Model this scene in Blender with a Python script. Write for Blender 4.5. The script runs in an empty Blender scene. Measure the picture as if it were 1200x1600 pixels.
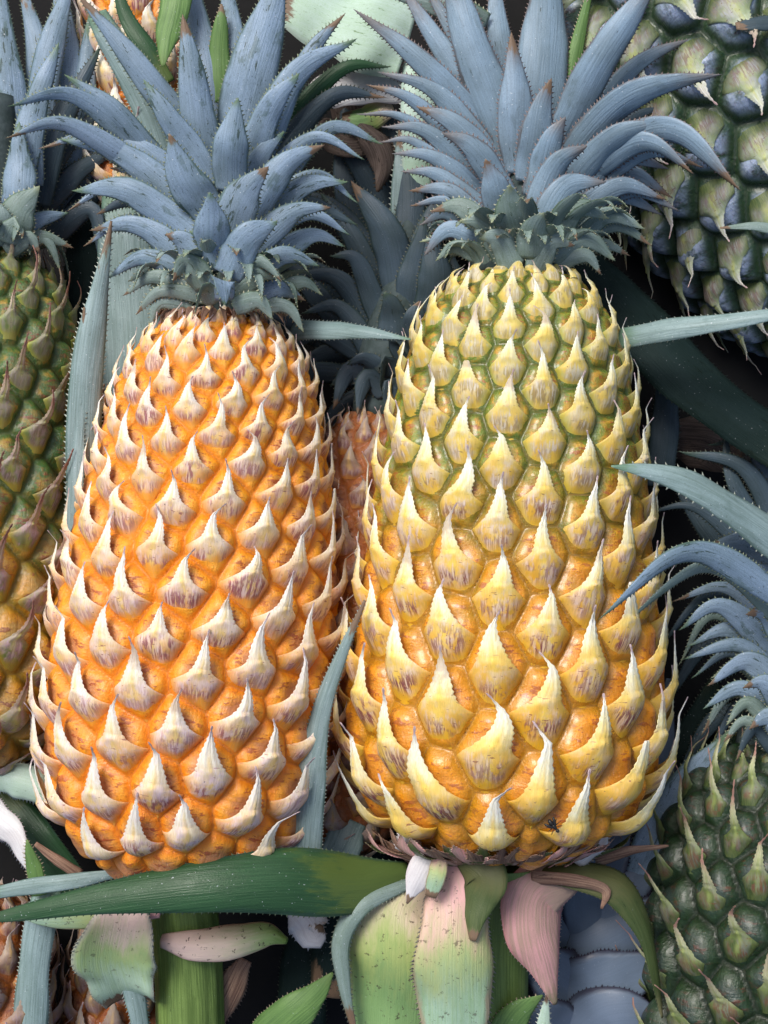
import bpy, math, random
import numpy as np
random.seed(7); rng = np.random.RandomState(11)
# ------------------------------------------------------------------ scale: authored in units of 0.25 mm ("u")
S = 0.00025
D = 2200.0            # camera height above the plane of the fruit axes, in u
sc = bpy.context.scene
COL = sc.collection

# ------------------------------------------------------------------ camera, sky, sun, exposure
cam = bpy.data.cameras.new('camera'); co = bpy.data.objects.new('camera', cam); COL.objects.link(co)
co.location = (0, 0, D*S); co.rotation_euler = (0, 0, 0)
cam.sensor_fit = 'VERTICAL'; cam.sensor_height = 24.0
cam.lens = 12.0 / (800.0/D)
cam.clip_start = 0.01; cam.clip_end = 200
sc.camera = co
SUN_EL, SUN_AZ = math.radians(50), math.radians(-35)     # azimuth from +Y (top of the picture) towards +X
w = bpy.data.worlds.new('World'); sc.world = w; w.use_nodes = True
nt = w.node_tree; bg = nt.nodes['Background']
sky = nt.nodes.new('ShaderNodeTexSky'); sky.sky_type = 'NISHITA'; sky.sun_disc = False
sky.sun_elevation = SUN_EL; sky.sun_rotation = SUN_AZ; sky.dust_density = 5.0; sky.air_density = 1.0; sky.ozone_density = 1.0
nt.links.new(sky.outputs[0], bg.inputs[0]); bg.inputs[1].default_value = 0.105
sl = bpy.data.lights.new('sun', 'SUN'); so = bpy.data.objects.new('sun', sl); COL.objects.link(so)
sl.energy = 1.9; sl.angle = math.radians(24); sl.color = (1.0, 0.975, 0.94)
so.rotation_euler = (math.radians(90)-SUN_EL, 0, math.pi-SUN_AZ)
# a sun lamp shines along its -Z; aim it explicitly
from mathutils import Vector, Matrix
sd = Vector((math.sin(SUN_AZ)*math.cos(SUN_EL), math.cos(SUN_AZ)*math.cos(SUN_EL), math.sin(SUN_EL)))
so.rotation_euler = sd.to_track_quat('Z', 'Y').to_euler()
sc.view_settings.view_transform = 'Standard'; sc.view_settings.look = 'None'
sc.view_settings.gamma = 1.0; sc.view_settings.exposure = 0.38
sc.view_settings.use_curve_mapping = False
sc.render.resolution_x = 768; sc.render.resolution_y = 1024

# ------------------------------------------------------------------ helpers
def W(px, py, z=0.0):
    """place a point that stands z above the fruit plane; px, py as measured on the picture"""
    k = (D - z)/D
    return np.array([(px-600.0)*k, (800.0-py)*k, z])
def nrm(v):
    v = np.asarray(v, float); return v/(np.linalg.norm(v)+1e-9)
def sstep(a, b, x):
    t = np.clip((x-a)/(b-a+1e-9), 0, 1); return t*t*(3-2*t)
def tag(o, label=None, cat=None, group=None, kind=None):
    if label: o['label'] = label
    if cat: o['category'] = cat
    if group: o['group'] = group
    if kind: o['kind'] = kind
    return o
def worldloc(o):
    l = Vector((0,0,0))
    while o is not None:
        l += o.location; o = o.parent
    return l
def empty(name, p):
    o = bpy.data.objects.new(name, None); COL.objects.link(o); o.location = Vector(p)*S
    o.empty_display_size = 0.01; return o
def mk(name, V, F, mat, parent=None, attrs=None, origin=None, smooth=True):
    """V in u (world). vertices are stored relative to the object's own origin"""
    V = np.asarray(V, float)*S
    if origin is None: origin = V.mean(axis=0) if parent is None else np.array(V.mean(axis=0))
    else: origin = np.asarray(origin, float)*S
    me = bpy.data.meshes.new(name)
    me.from_pydata((V-origin).tolist(), [], [tuple(int(i) for i in f) for f in F])
    if smooth: me.polygons.foreach_set('use_smooth', [True]*len(me.polygons))
    for k, a in (attrs or {}).items():
        a = np.asarray(a, np.float32)
        if a.ndim == 1:
            at = me.attributes.new(k, 'FLOAT', 'POINT'); at.data.foreach_set('value', a)
        else:
            at = me.attributes.new(k, 'FLOAT_VECTOR', 'POINT'); at.data.foreach_set('vector', a.ravel())
    me.materials.append(mat); me.update()
    o = bpy.data.objects.new(name, me); COL.objects.link(o)
    if parent is not None:
        o.parent = parent; o.location = Vector(origin) - worldloc(parent)
    else: o.location = Vector(origin)
    return o
def merge(parts):
    V, F, A, n = [], [], {}, 0
    for v, f, a in parts:
        V.append(np.asarray(v)); F += [tuple(i+n for i in q) for q in f]; n += len(v)
        for k, x in a.items(): A.setdefault(k, []).append(np.asarray(x))
    return np.concatenate(V), F, {k: np.concatenate(x) for k, x in A.items()}
def spline(P, n):
    """Catmull-Rom through control points, resampled evenly; P may carry extra columns (width)"""
    P = np.asarray(P, float); Q = np.vstack([2*P[0]-P[1], P, 2*P[-1]-P[-2]])
    out = []
    for i in range(1, len(Q)-2):
        for t in np.linspace(0, 1, 24, endpoint=False):
            a, b, c, d = Q[i-1], Q[i], Q[i+1], Q[i+2]
            out.append(0.5*((2*b)+(-a+c)*t+(2*a-5*b+4*c-d)*t*t+(-a+3*b-3*c+d)*t**3))
    out.append(P[-1]); out = np.array(out)
    L = np.concatenate([[0], np.cumsum(np.linalg.norm(np.diff(out[:, :3], axis=0), axis=1))])
    s = np.linspace(0, L[-1], n)
    return np.stack([np.interp(s, L, out[:, k]) for k in range(out.shape[1])], 1), L[-1]

# ------------------------------------------------------------------ shader mini language
class NT:
    def __init__(s, name):
        s.m = bpy.data.materials.new(name); s.m.use_nodes = True; s.t = s.m.node_tree
        s.b = s.t.nodes['Principled BSDF']
    def n(s, t): return s.t.nodes.new(t)
    def put(s, sock, v):
        if isinstance(v, bpy.types.NodeSocket): s.t.links.new(v, sock)
        elif isinstance(v, (tuple, list)) and len(v) == 3 and sock.type == 'RGBA': sock.default_value = (*v, 1)
        else: sock.default_value = v
    def attr(s, name, out='Fac'):
        a = s.n('ShaderNodeAttribute'); a.attribute_name = name; return a.outputs[out]
    def m2(s, op, a, b=0.0, c=None, clamp=False):
        x = s.n('ShaderNodeMath'); x.operation = op; x.use_clamp = clamp
        s.put(x.inputs[0], a); s.put(x.inputs[1], b)
        if c is not None: s.put(x.inputs[2], c)
        return x.outputs[0]
    def mul(s, a, b): return s.m2('MULTIPLY', a, b)
    def add(s, a, b): return s.m2('ADD', a, b)
    def sub(s, a, b): return s.m2('SUBTRACT', a, b)
    def rng(s, v, a, b, c=0.0, d=1.0, smooth=True):
        x = s.n('ShaderNodeMapRange'); x.interpolation_type = 'SMOOTHSTEP' if smooth else 'LINEAR'
        s.put(x.inputs[0], v); s.put(x.inputs[1], a); s.put(x.inputs[2], b); s.put(x.inputs[3], c); s.put(x.inputs[4], d)
        return x.outputs[0]
    def mix(s, f, a, b):
        x = s.n('ShaderNodeMix'); x.data_type = 'RGBA'
        s.put(x.inputs[0], f); s.put(x.inputs[6], a); s.put(x.inputs[7], b); return x.outputs[2]
    def vec(s, x, y, z):
        v = s.n('ShaderNodeCombineXYZ'); s.put(v.inputs[0], x); s.put(v.inputs[1], y); s.put(v.inputs[2], z); return v.outputs[0]
    def sep(s, v):
        x = s.n('ShaderNodeSeparateXYZ'); s.put(x.inputs[0], v); return x.outputs
    def noise(s, v, scale=1.0, detail=3.0, rough=0.55):
        x = s.n('ShaderNodeTexNoise'); s.put(x.inputs['Vector'], v); x.inputs['Scale'].default_value = scale
        x.inputs['Detail'].default_value = detail; x.inputs['Roughness'].default_value = rough; return x.outputs['Fac']
    def ramp(s, f, stops):
        x = s.n('ShaderNodeValToRGB'); e = x.color_ramp.elements
        e[0].position = stops[0][0]; e[0].color = (*stops[0][1], 1); e[1].position = stops[-1][0]; e[1].color = (*stops[-1][1], 1)
        for p, c in stops[1:-1]:
            q = e.new(p); q.color = (*c, 1)
        s.put(x.inputs[0], f); return x.outputs[0]
    def obj(s):
        return s.n('ShaderNodeTexCoord').outputs['Object']
    def bump(s, h, strength=0.3, dist=0.001):
        x = s.n('ShaderNodeBump'); x.inputs['Strength'].default_value = strength; x.inputs['Distance'].default_value = dist
        s.put(x.inputs['Height'], h); s.t.links.new(x.outputs[0], s.b.inputs['Normal'])
    def fin(s, col, rough=0.5, spec=0.5, sss=0.0, srad=(0.004, 0.002, 0.001), coat=0.0, sheen=0.0):
        s.put(s.b.inputs['Base Color'], col); s.put(s.b.inputs['Roughness'], rough)
        s.b.inputs['Specular IOR Level'].default_value = spec
        if sss:
            s.b.inputs['Subsurface Weight'].default_value = sss; s.b.inputs['Subsurface Radius'].default_value = srad
            s.b.inputs['Subsurface Scale'].default_value = 1.0
        if coat:
            s.b.inputs['Coat Weight'].default_value = coat; s.b.inputs['Coat Roughness'].default_value = 0.18
        return s.m

def leaf_mat(name, bloom, under, tip, wear=0.5, rough=0.5, base=None, base2=None, bs=1.0, dirt=0.0, tooth=(0.35, 0.30, 0.22), stripe=0.10, edgecol=None, speck=0.6, spec=0.35, bumpk=0.35, ew=0.86, tipat=0.84):
    """waxy bloom over green flesh; scratched along the leaf; greener at tip and margins"""
    t = NT(name)
    lp = t.attr('lp', 'Vector'); x, y, z = t.sep(lp); lu = t.attr('lu'); lv = t.attr('lv')
    au = t.m2('ABSOLUTE', lu)
    fib = t.noise(t.vec(t.mul(x, 0.42), t.mul(y, 0.012), z), 1.0, 2)
    scr = t.noise(t.vec(t.mul(x, 0.16), t.mul(y, 0.03), z), 1.0, 5, 0.7)
    patch = t.noise(t.vec(t.mul(x, 0.02), t.mul(y, 0.011), z), 1.0, 3)
    fine = t.noise(t.vec(t.mul(x, 0.5), t.mul(y, 0.35), z), 1.0, 2)
    big = t.rng(patch, 0.40, 0.62)
    c = t.mix(t.mul(big, 0.8), tuple(b*1.12 for b in bloom), tuple(b*0.66+u*0.34 for b, u in zip(bloom, under)))
    gp = t.noise(t.vec(t.mul(x, 0.035), t.mul(y, 0.02), t.add(z, 55.0)), 1.0, 4, 0.6)
    c = t.mix(t.mul(t.rng(t.add(gp, t.mul(t.sub(scr, 0.5), 0.3)), 0.60, 0.68), 0.55*min(1, wear)), c, under)
    rv = t.m2('FRACT', t.mul(z, 3.17)); rw = t.m2('FRACT', t.mul(z, 7.77))
    c = t.mix(t.mul(rv, 0.34), c, tuple(b*0.55+u*0.45 for b, u in zip(bloom, under)))
    c = t.mix(t.mul(t.rng(rw, 0.5, 1.0), 0.22), c, (bloom[0]*1.25, bloom[1]*1.12, bloom[2]*1.12))
    c = t.mix(t.rng(fib, 0.35, 0.65, 0.0, stripe*2), c, under)
    mic = t.noise(t.vec(t.mul(x, 0.7), t.mul(y, 0.45), t.add(z, 77.0)), 1.0, 3, 0.7)
    c = t.mix(t.rng(mic, 0.50, 0.66, 0.0, 0.38*min(1, wear+0.25)), c, under)
    # scratches where bloom has been rubbed off
    thr = t.rng(patch, 0.3, 0.7, 0.70, 0.70-0.13*wear)
    sm = t.m2('GREATER_THAN', scr, thr)
    sm = t.rng(t.sub(scr, thr), -0.004, 0.03)
    c = t.mix(t.mul(sm, 0.85), c, tuple(u*0.55 for u in under))
    # dark tiny flecks
    sp = t.rng(t.noise(t.vec(t.mul(x, 0.33), t.mul(y, 0.14), t.add(z, 7.0)), 1.0, 2), 0.66, 0.72)
    c = t.mix(t.mul(sp, 0.55*wear), c, tuple(u*0.4 for u in under))
    # white dust and droplets
    dw = t.rng(t.noise(t.vec(t.mul(x, 0.27), t.mul(y, 0.27), t.add(z, 31.0)), 1.0, 1), 0.735, 0.77)
    c = t.mix(t.mul(dw, speck), c, (0.62, 0.68, 0.74))
    if base is not None:
        pn = t.add(lv, t.add(t.mul(t.sub(patch, 0.5), 0.5), t.mul(t.sub(scr, 0.5), 0.35)))
        c = t.mix(t.rng(pn, 0.30*bs, 0.62*bs, 1.0, 0.0), c, base2 if base2 else base)
        c = t.mix(t.rng(pn, 0.05*bs, 0.40*bs, 1.0, 0.0), c, base)
    tn = t.add(lv, t.mul(t.sub(scr, 0.5), 0.25))
    c = t.mix(t.rng(tn, tipat, 0.98, 0.0, 0.85), c, tip)
    c = t.mix(t.mul(t.rng(t.add(tn, t.mul(t.sub(patch, 0.5), 0.3)), 0.86, 0.90), t.m2('GREATER_THAN', rw, 0.62)), c, (0.17, 0.115, 0.075))
    en = t.add(au, t.mul(t.sub(scr, 0.5), 0.3))
    c = t.mix(t.rng(t.add(en, t.mul(t.sub(patch, 0.5), 0.35)), ew, 1.0, 0.0, 0.75 if ew > 0.8 else 0.95), c, edgecol or under)
    if dirt:
        dn = t.noise(t.vec(t.mul(x, 0.10), t.mul(y, 0.10), t.add(z, 3.0)), 1.0, 5, 0.7)
        c = t.mix(t.rng(dn, 0.60, 0.64, 0.0, dirt), c, (0.05, 0.03, 0.025))
    c = t.mix(t.rng(au, 1.03, 1.12), c, tooth)
    t.bump(t.add(t.add(fib, t.mul(fine, 0.45)), t.mul(gp, 0.8)), bumpk, 0.0007)
    return t.fin(c, t.rng(patch, 0.3, 0.7, rough-0.08, rough+0.1), spec)

M = {}
M['blue'] = leaf_mat('blue_grey_leaf', (0.235, 0.33, 0.455), (0.06, 0.11, 0.09), (0.10, 0.17, 0.07), wear=1.15, tooth=(0.20, 0.24, 0.16))
M['blue_soft'] = leaf_mat('blue_leaf_soft', (0.215, 0.315, 0.42), (0.075, 0.115, 0.115), (0.15, 0.13, 0.12), tipat=0.68, wear=0.6, tooth=(0.20, 0.15, 0.14), edgecol=(0.10, 0.095, 0.10))
M['teal'] = leaf_mat('teal_leaf', (0.22, 0.295, 0.29), (0.07, 0.125, 0.07), (0.26, 0.30, 0.17), wear=0.7, tooth=(0.42, 0.44, 0.32))
M['dark'] = leaf_mat('shaded_dark_leaf', (0.055, 0.085, 0.115), (0.02, 0.04, 0.035), (0.04, 0.07, 0.04), wear=0.4, tooth=(0.08, 0.09, 0.07), speck=0.2)  # shade of the deep gaps is put into this leaf colour
M['blade'] = leaf_mat('blade_leaf', (0.25, 0.345, 0.36), (0.085, 0.15, 0.13), (0.12, 0.22, 0.14), wear=0.5, stripe=0.2, tooth=(0.40, 0.45, 0.40))
M['green'] = leaf_mat('green_leaf', (0.028, 0.082, 0.034), (0.016, 0.055, 0.022), (0.06, 0.10, 0.06), wear=0.3, rough=0.4, base=(0.075, 0.12, 0.03), bs=0.45, speck=0.45, stripe=0.3, tooth=(0.12, 0.16, 0.10), edgecol=(0.03, 0.07, 0.05))
M['lime'] = leaf_mat('lime_leaf', (0.13, 0.24, 0.07), (0.07, 0.15, 0.045), (0.12, 0.20, 0.06), wear=0.3, stripe=0.3, speck=0.3)
M['mint'] = leaf_mat('pale_mint_leaf', (0.46, 0.60, 0.56), (0.26, 0.44, 0.20), (0.4, 0.5, 0.4), wear=0.75, bumpk=0.15, stripe=0.08, speck=0.2, tooth=(0.5, 0.55, 0.5), edgecol=(0.45, 0.55, 0.48))
M['pink'] = leaf_mat('pink_based_leaf', (0.30, 0.44, 0.36), (0.17, 0.30, 0.10), (0.3, 0.38, 0.3), wear=0.3, base=(0.74, 0.42, 0.42), base2=(0.36, 0.44, 0.18), bs=1.35, stripe=0.12, speck=0.2, dirt=0.6, tooth=(0.40, 0.36, 0.28), edgecol=(0.33, 0.24, 0.17))
M['dirty'] = leaf_mat('muddy_pink_leaf_base', (0.26, 0.38, 0.14), (0.2, 0.3, 0.1), (0.14, 0.24, 0.05), wear=0.1, base=(0.66, 0.50, 0.46), base2=(0.60, 0.50, 0.40), bs=1.35, stripe=0.12, speck=0.2, dirt=0.9, tooth=(0.4, 0.36, 0.28), edgecol=(0.45, 0.30, 0.26))
M['dirty2'] = leaf_mat('curled_pink_green_leaf', (0.36, 0.50, 0.40), (0.2, 0.34, 0.12), (0.3, 0.4, 0.3), wear=0.1, base=(0.60, 0.46, 0.42), base2=(0.30, 0.42, 0.16), bs=1.1, stripe=0.12, speck=0.3, dirt=0.5, tooth=(0.4, 0.4, 0.32), edgecol=(0.45, 0.46, 0.40))
M['cream'] = leaf_mat('cream_based_leaf', (0.20, 0.34, 0.14), (0.14, 0.26, 0.08), (0.28, 0.38, 0.3), wear=0.1, base=(0.62, 0.50, 0.38), base2=(0.34, 0.42, 0.14), bs=1.1, stripe=0.12, speck=0.2, dirt=0.75, tooth=(0.40, 0.36, 0.28), edgecol=(0.28, 0.22, 0.14))
M['rose'] = leaf_mat('rose_leaf', (0.56, 0.30, 0.31), (0.25, 0.22, 0.14), (0.12, 0.13, 0.07), wear=0.3, base=(0.42, 0.30, 0.24), bs=0.5, stripe=0.25, speck=0.1, edgecol=(0.70, 0.30, 0.33), tooth=(0.6, 0.5, 0.42))
M['whitish'] = leaf_mat('white_bract_leaf', (0.62, 0.64, 0.66), (0.42, 0.38, 0.40), (0.5, 0.48, 0.5), wear=0.3, stripe=0.12, speck=0.1, edgecol=(0.6, 0.55, 0.58), tooth=(0.6, 0.55, 0.55))
M['dry'] = leaf_mat('withered_leaf', (0.34, 0.22, 0.15), (0.12, 0.06, 0.045), (0.22, 0.13, 0.09), wear=0.9, stripe=0.4, speck=0.1, rough=0.75, tooth=(0.3, 0.2, 0.15), edgecol=(0.2, 0.11, 0.08))
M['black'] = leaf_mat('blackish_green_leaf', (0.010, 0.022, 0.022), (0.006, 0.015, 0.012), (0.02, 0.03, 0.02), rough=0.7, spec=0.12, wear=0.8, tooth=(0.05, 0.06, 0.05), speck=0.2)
M['slate'] = leaf_mat('slate_blue_leaf', (0.12, 0.165, 0.235), (0.07, 0.10, 0.14), (0.09, 0.12, 0.15), wear=0.15, speck=0.1, stripe=0.06, edgecol=(0.035, 0.035, 0.06), tooth=(0.03, 0.02, 0.04), rough=0.45, bumpk=0.08, ew=0.74)
M['dry_dark'] = leaf_mat('withered_shaded_leaf', (0.13, 0.10, 0.085), (0.05, 0.035, 0.03), (0.10, 0.07, 0.05), wear=0.9, stripe=0.4, speck=0.1, rough=0.8, tooth=(0.1, 0.08, 0.06), edgecol=(0.08, 0.06, 0.05))  # darker copy of the withered leaf, shade of the gaps included in its colour
M['olive'] = leaf_mat('olive_leaf', (0.07, 0.10, 0.035), (0.04, 0.07, 0.02), (0.20, 0.19, 0.10), wear=0.5, stripe=0.3, speck=0.1, base=(0.10, 0.11, 0.04), tooth=(0.25, 0.22, 0.14))

def bract_mat(name, ramp, keel, streak, streak_amt, lavender, low, green_top=None, tipc=(0.42, 0.30, 0.33), tips=0.80, haze=(0.45, 0.45)):
    t = NT(name)
    bu, bb, rnd, tt = t.attr('bu'), t.attr('bb'), t.attr('rnd'), t.attr('tt')
    x, y, z = t.sep(t.attr('lp', 'Vector'))
    nz = t.noise(t.vec(t.mul(x, 0.06), t.mul(y, 0.05), z), 1.0, 3)
    st = t.noise(t.vec(t.mul(x, 0.34), t.mul(y, 0.035), z), 1.0, 4, 0.65)
    st2 = t.noise(t.vec(t.mul(x, 0.09), t.mul(y, 0.05), t.add(z, 9.0)), 1.0, 2)
    r1 = t.m2('FRACT', t.mul(rnd, 7.31)); r2 = t.m2('FRACT', t.mul(rnd, 13.7))
    f = t.add(t.add(t.mul(t.add(bb, 0.5), 0.8), t.mul(t.sub(nz, 0.5), 0.30)), t.mul(t.sub(r1, 0.5), 0.14))
    c = t.ramp(f, ramp)
    au = t.m2('ABSOLUTE', t.add(bu, t.mul(t.sub(nz, 0.5), 0.25)))
    kb = t.mul(t.rng(au, 0.02, 0.34, 1.0, 0.0), t.rng(bb, 0.05, 0.50, 0.8, 0.0))
    c = t.mix(kb, c, keel)
    # lavender blush, patchy
    lv = t.mul(t.rng(nz, 0.44, 0.66), t.rng(bb, -0.10, 0.35, 1.0, 0.15))
    c = t.mix(t.mul(lv, t.rng(tt, 0.0, 0.75, lavender[1], lavender[2])), c, lavender[0])
    # purple brown streaks in the lower band
    band = t.mul(t.rng(bb, -0.50, -0.36), t.rng(t.add(bb, t.add(t.mul(t.sub(st, 0.5), 0.75), t.mul(t.sub(r2, 0.5), 0.26))), -0.17, 0.02, 1.0, 0.0))
    sm = t.mul(t.rng(st, 0.44, 0.53), t.mul(t.rng(st2, 0.38, 0.50), band))
    hz = t.mul(t.rng(st2, 0.42, 0.56), band)
    sm = t.mul(sm, t.rng(t.m2('ABSOLUTE', bu), 0.62, 0.9, 1.0, 0.25)); hz = t.mul(hz, t.rng(t.m2('ABSOLUTE', bu), 0.6, 0.9, 1.0, 0.3))
    c = t.mix(t.mul(hz, t.rng(tt, 0.3, 0.95, haze[0], haze[1])), c, lavender[0])
    c = t.mix(t.mul(sm, t.mul(t.rng(t.m2('FRACT', t.mul(rnd, 23.3)), 0.0, 0.7, 0.50, 1.0), streak_amt)), c, streak)
    # few red dashes on the wings
    d2 = t.noise(t.vec(t.mul(x, 0.10), t.mul(y, 0.30), t.add(z, 21.0)), 1.0, 2)
    c = t.mix(t.mul(t.rng(d2, 0.66, 0.71), t.rng(bb, 0.05, 0.25, 0.75, 0.0)), c, streak)
    c = t.mix(t.mul(t.rng(t.add(bb, t.mul(t.sub(nz, 0.5), 0.25)), -0.46, -0.28, 1.0, 0.0), 0.9), c, low)
    if green_top is not None:
        c = t.mix(t.mul(t.rng(tt, 0.45, 0.9, 0.0, 0.5), t.rng(bb, -0.1, 0.35, 1.0, 0.25)), c, green_top)
    wb = t.mul(t.rng(t.add(t.m2('ABSOLUTE', bu), t.mul(t.sub(nz, 0.5), 0.5)), 0.55, 0.95), t.rng(bb, -0.12, 0.02, 1.0, 0.0))
    c = t.mix(t.mul(wb, 0.75), c, low if green_top is None else t.mix(t.rng(tt, 0.42, 0.85), low, (0.34, 0.38, 0.05)))
    r3 = t.m2('FRACT', t.mul(rnd, 41.9)); dmg = t.mul(t.m2('LESS_THAN', r3, 0.16), t.rng(t.add(t.attr('bt'), t.mul(t.sub(nz, 0.5), 0.7)), 0.35, 0.60))
    c = t.mix(t.mul(dmg, 0.6), c, (0.36, 0.24, 0.17))
    fg = t.noise(t.vec(t.mul(x, 0.9), t.mul(y, 0.12), z), 1.0, 3)
    c = t.mix(t.rng(fg, 0.40, 0.62, 0.0, 0.30), c, tuple(v*0.62 for v in keel))
    dk = t.noise(t.vec(t.mul(x, 0.22), t.mul(y, 0.22), t.add(z, 40.)), 1.0, 2)
    c = t.mix(t.rng(dk, 0.74, 0.77, 0.0, 0.85), c, (0.06, 0.03, 0.03))
    c = t.mix(t.rng(t.add(t.attr('bt'), t.mul(t.sub(nz, .5), .35)), tips, tips+0.14, 0.0, 0.85), c, tipc)
    t.bump(t.add(st, t.mul(nz, 0.6)), 0.28, 0.0007)
    return t.fin(c, t.rng(nz, 0.3, 0.7, 0.42, 0.6), 0.35, sss=0.12, srad=(0.0025, 0.0015, 0.0006))

M['bract_orange'] = bract_mat('cream_pink_bract',
    [(0.0, (0.82, 0.32, 0.02)), (0.12, (0.82, 0.38, 0.08)), (0.30, (0.83, 0.54, 0.30)), (0.46, (0.87, 0.73, 0.52)), (0.64, (0.86, 0.83, 0.71)), (1.0, (0.76, 0.76, 0.76))],
    (0.84, 0.60, 0.20), (0.27, 0.06, 0.10), 0.9, ((0.76, 0.60, 0.68), 1.0, 0.35), (0.84, 0.33, 0.03))
M['bract_yellow'] = bract_mat('cream_yellow_bract',
    [(0.0, (0.78, 0.38, 0.02)), (0.12, (0.76, 0.40, 0.04)), (0.30, (0.80, 0.48, 0.09)), (0.44, (0.85, 0.62, 0.18)), (0.58, (0.86, 0.80, 0.48)), (0.75, (0.84, 0.86, 0.74)), (1.0, (0.78, 0.80, 0.80))],
    (0.88, 0.62, 0.12), (0.20, 0.04, 0.07), 1.0, ((0.66, 0.58, 0.68), 0.18, 0.6), (0.82, 0.46, 0.02), haze=(0.4, 1.0), green_top=(0.50, 0.52, 0.16))
M['bract_mix'] = bract_mat('brown_tipped_bract',
    [(0.0, (0.10, 0.14, 0.025)), (0.2, (0.15, 0.19, 0.06)), (0.38, (0.27, 0.24, 0.18)), (0.55, (0.42, 0.30, 0.24)), (1.0, (0.24, 0.11, 0.09))],
    (0.40, 0.40, 0.10), (0.13, 0.05, 0.055), 0.7, ((0.42, 0.28, 0.36), 0.7, 0.7), (0.36, 0.25, 0.02), green_top=(0.17, 0.26, 0.10), tipc=(0.24, 0.10, 0.08), tips=0.50, haze=(0.7, 0.7))
M['bract_green'] = bract_mat('pale_green_bract',
    [(0.0, (0.07, 0.10, 0.03)), (0.16, (0.17, 0.18, 0.17)), (0.34, (0.24, 0.31, 0.18)), (0.5, (0.38, 0.45, 0.31)), (0.66, (0.54, 0.57, 0.50)), (1.0, (0.58, 0.48, 0.50))],
    (0.42, 0.46, 0.16), (0.15, 0.07, 0.075), 0.7, ((0.34, 0.34, 0.40), 0.6, 0.6), (0.07, 0.11, 0.04), tipc=(0.50, 0.33, 0.32))
M['bract_dark'] = bract_mat('dark_fruit_bract',
    [(0.0, (0.025, 0.045, 0.012)), (0.2, (0.05, 0.08, 0.025)), (0.42, (0.15, 0.20, 0.07)), (0.6, (0.45, 0.47, 0.28)), (1.0, (0.38, 0.26, 0.22))],
    (0.26, 0.32, 0.10), (0.16, 0.05, 0.03), 0.8, ((0.20, 0.20, 0.20), 0.5, 0.5), (0.05, 0.08, 0.025), tipc=(0.34, 0.17, 0.14), tips=0.62)
M['bract_shade'] = bract_mat('shaded_orange_bract',  # shaded copy of the orange bract, the shade is in its colours
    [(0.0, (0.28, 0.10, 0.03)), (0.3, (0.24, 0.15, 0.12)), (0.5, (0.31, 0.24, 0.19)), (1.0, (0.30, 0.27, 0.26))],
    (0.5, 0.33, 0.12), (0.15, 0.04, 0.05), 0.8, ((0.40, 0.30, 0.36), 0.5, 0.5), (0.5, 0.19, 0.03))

def rind_mat(name, lo, hi, t0, t1, groove_lo, groove_hi, spot, eye, eye_amt, rough=0.36, bloom=None, coat=0.15, spec=0.5):
    t = NT(name)
    ca, cb, ed, tt = t.attr('ca'), t.attr('cb'), t.attr('ed'), t.attr('tt')
    x, y, z = t.sep(t.attr('lp', 'Vector'))
    p = t.vec(t.mul(x, 0.022), t.mul(y, 0.022), z); n1 = t.noise(p, 1.0, 4)
    n2 = t.noise(t.vec(t.mul(x, 0.05), t.mul(y, 0.12), z), 1.0, 4, 0.65)
    n3 = t.noise(t.vec(t.mul(x, 0.045), t.mul(y, 0.045), t.add(z, 5.)), 1.0, 3)
    f = t.rng(t.add(tt, t.mul(t.sub(n1, 0.5), 0.5)), t0, t1)
    c = t.mix(f, lo, hi)
    c = t.mix(t.rng(n3, 0.48, 0.66, 0.0, 0.45), c, tuple(min(1, v*1.25+0.015) for v in lo))
    rr = t.m2('SQRT', t.add(t.mul(ca, ca), t.mul(t.sub(cb, 0.06), t.sub(cb, 0.06))))
    em = t.rng(t.add(rr, t.mul(t.sub(n2, 0.5), 0.35)), 0.12, 0.34, eye_amt, 0.0)
    c = t.mix(em, c, eye)
    sm = t.mul(t.rng(n2, 0.545, 0.60), t.rng(rr, 0.46, 0.28))
    c = t.mix(t.mul(sm, 0.8), c, spot)
    if bloom is not None:
        b = t.mul(t.rng(n3, 0.32, 0.54), t.rng(ed, 0.06, 0.22))
        c = t.mix(t.mul(b, bloom[1]), c, bloom[0])
    cr = t.noise(t.vec(t.mul(x, 0.30), t.mul(y, 0.10), t.add(z, 60.)), 1.0, 4, 0.65)
    c = t.mix(t.mul(t.rng(cr, 0.52, 0.62), 0.35), c, tuple(v*0.55 for v in lo))
    c = t.mix(t.rng(cr, 0.38, 0.30, 0.0, 0.25), c, tuple(min(1., v*0.5+0.42) for v in lo))
    gr = t.mix(f, groove_lo, groove_hi)
    c = t.mix(t.rng(ed, 0.02, 0.11, 0.75, 0.0), c, gr)
    fine = t.noise(t.vec(t.mul(x, 0.16), t.mul(y, 0.16), z), 1.0, 4, 0.6)
    t.bump(t.add(t.add(fine, t.mul(cr, 1.2)), t.mul(n2, 1.6)), 0.45, 0.0009)
    return t.fin(c, t.rng(n3, 0.3, 0.7, rough-0.06, rough+0.16), spec, sss=0.15, srad=(0.004, 0.0018, 0.0005), coat=coat)
M['rind_orange'] = rind_mat('orange_rind', (0.82, 0.33, 0.02), (0.86, 0.36, 0.015), 0.3, 0.9, (0.80, 0.22, 0.005), (0.80, 0.24, 0.005), (0.30, 0.05, 0.03), (0.46, 0.20, 0.12), 0.8)
M['rind_yellow'] = rind_mat('yellow_rind', (0.80, 0.32, 0.012), (0.18, 0.25, 0.03), 0.36, 0.74, (0.42, 0.20, 0.01), (0.05, 0.09, 0.01), (0.36, 0.10, 0.04), (0.50, 0.22, 0.06), 0.5, rough=0.27, coat=0.5)
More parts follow.
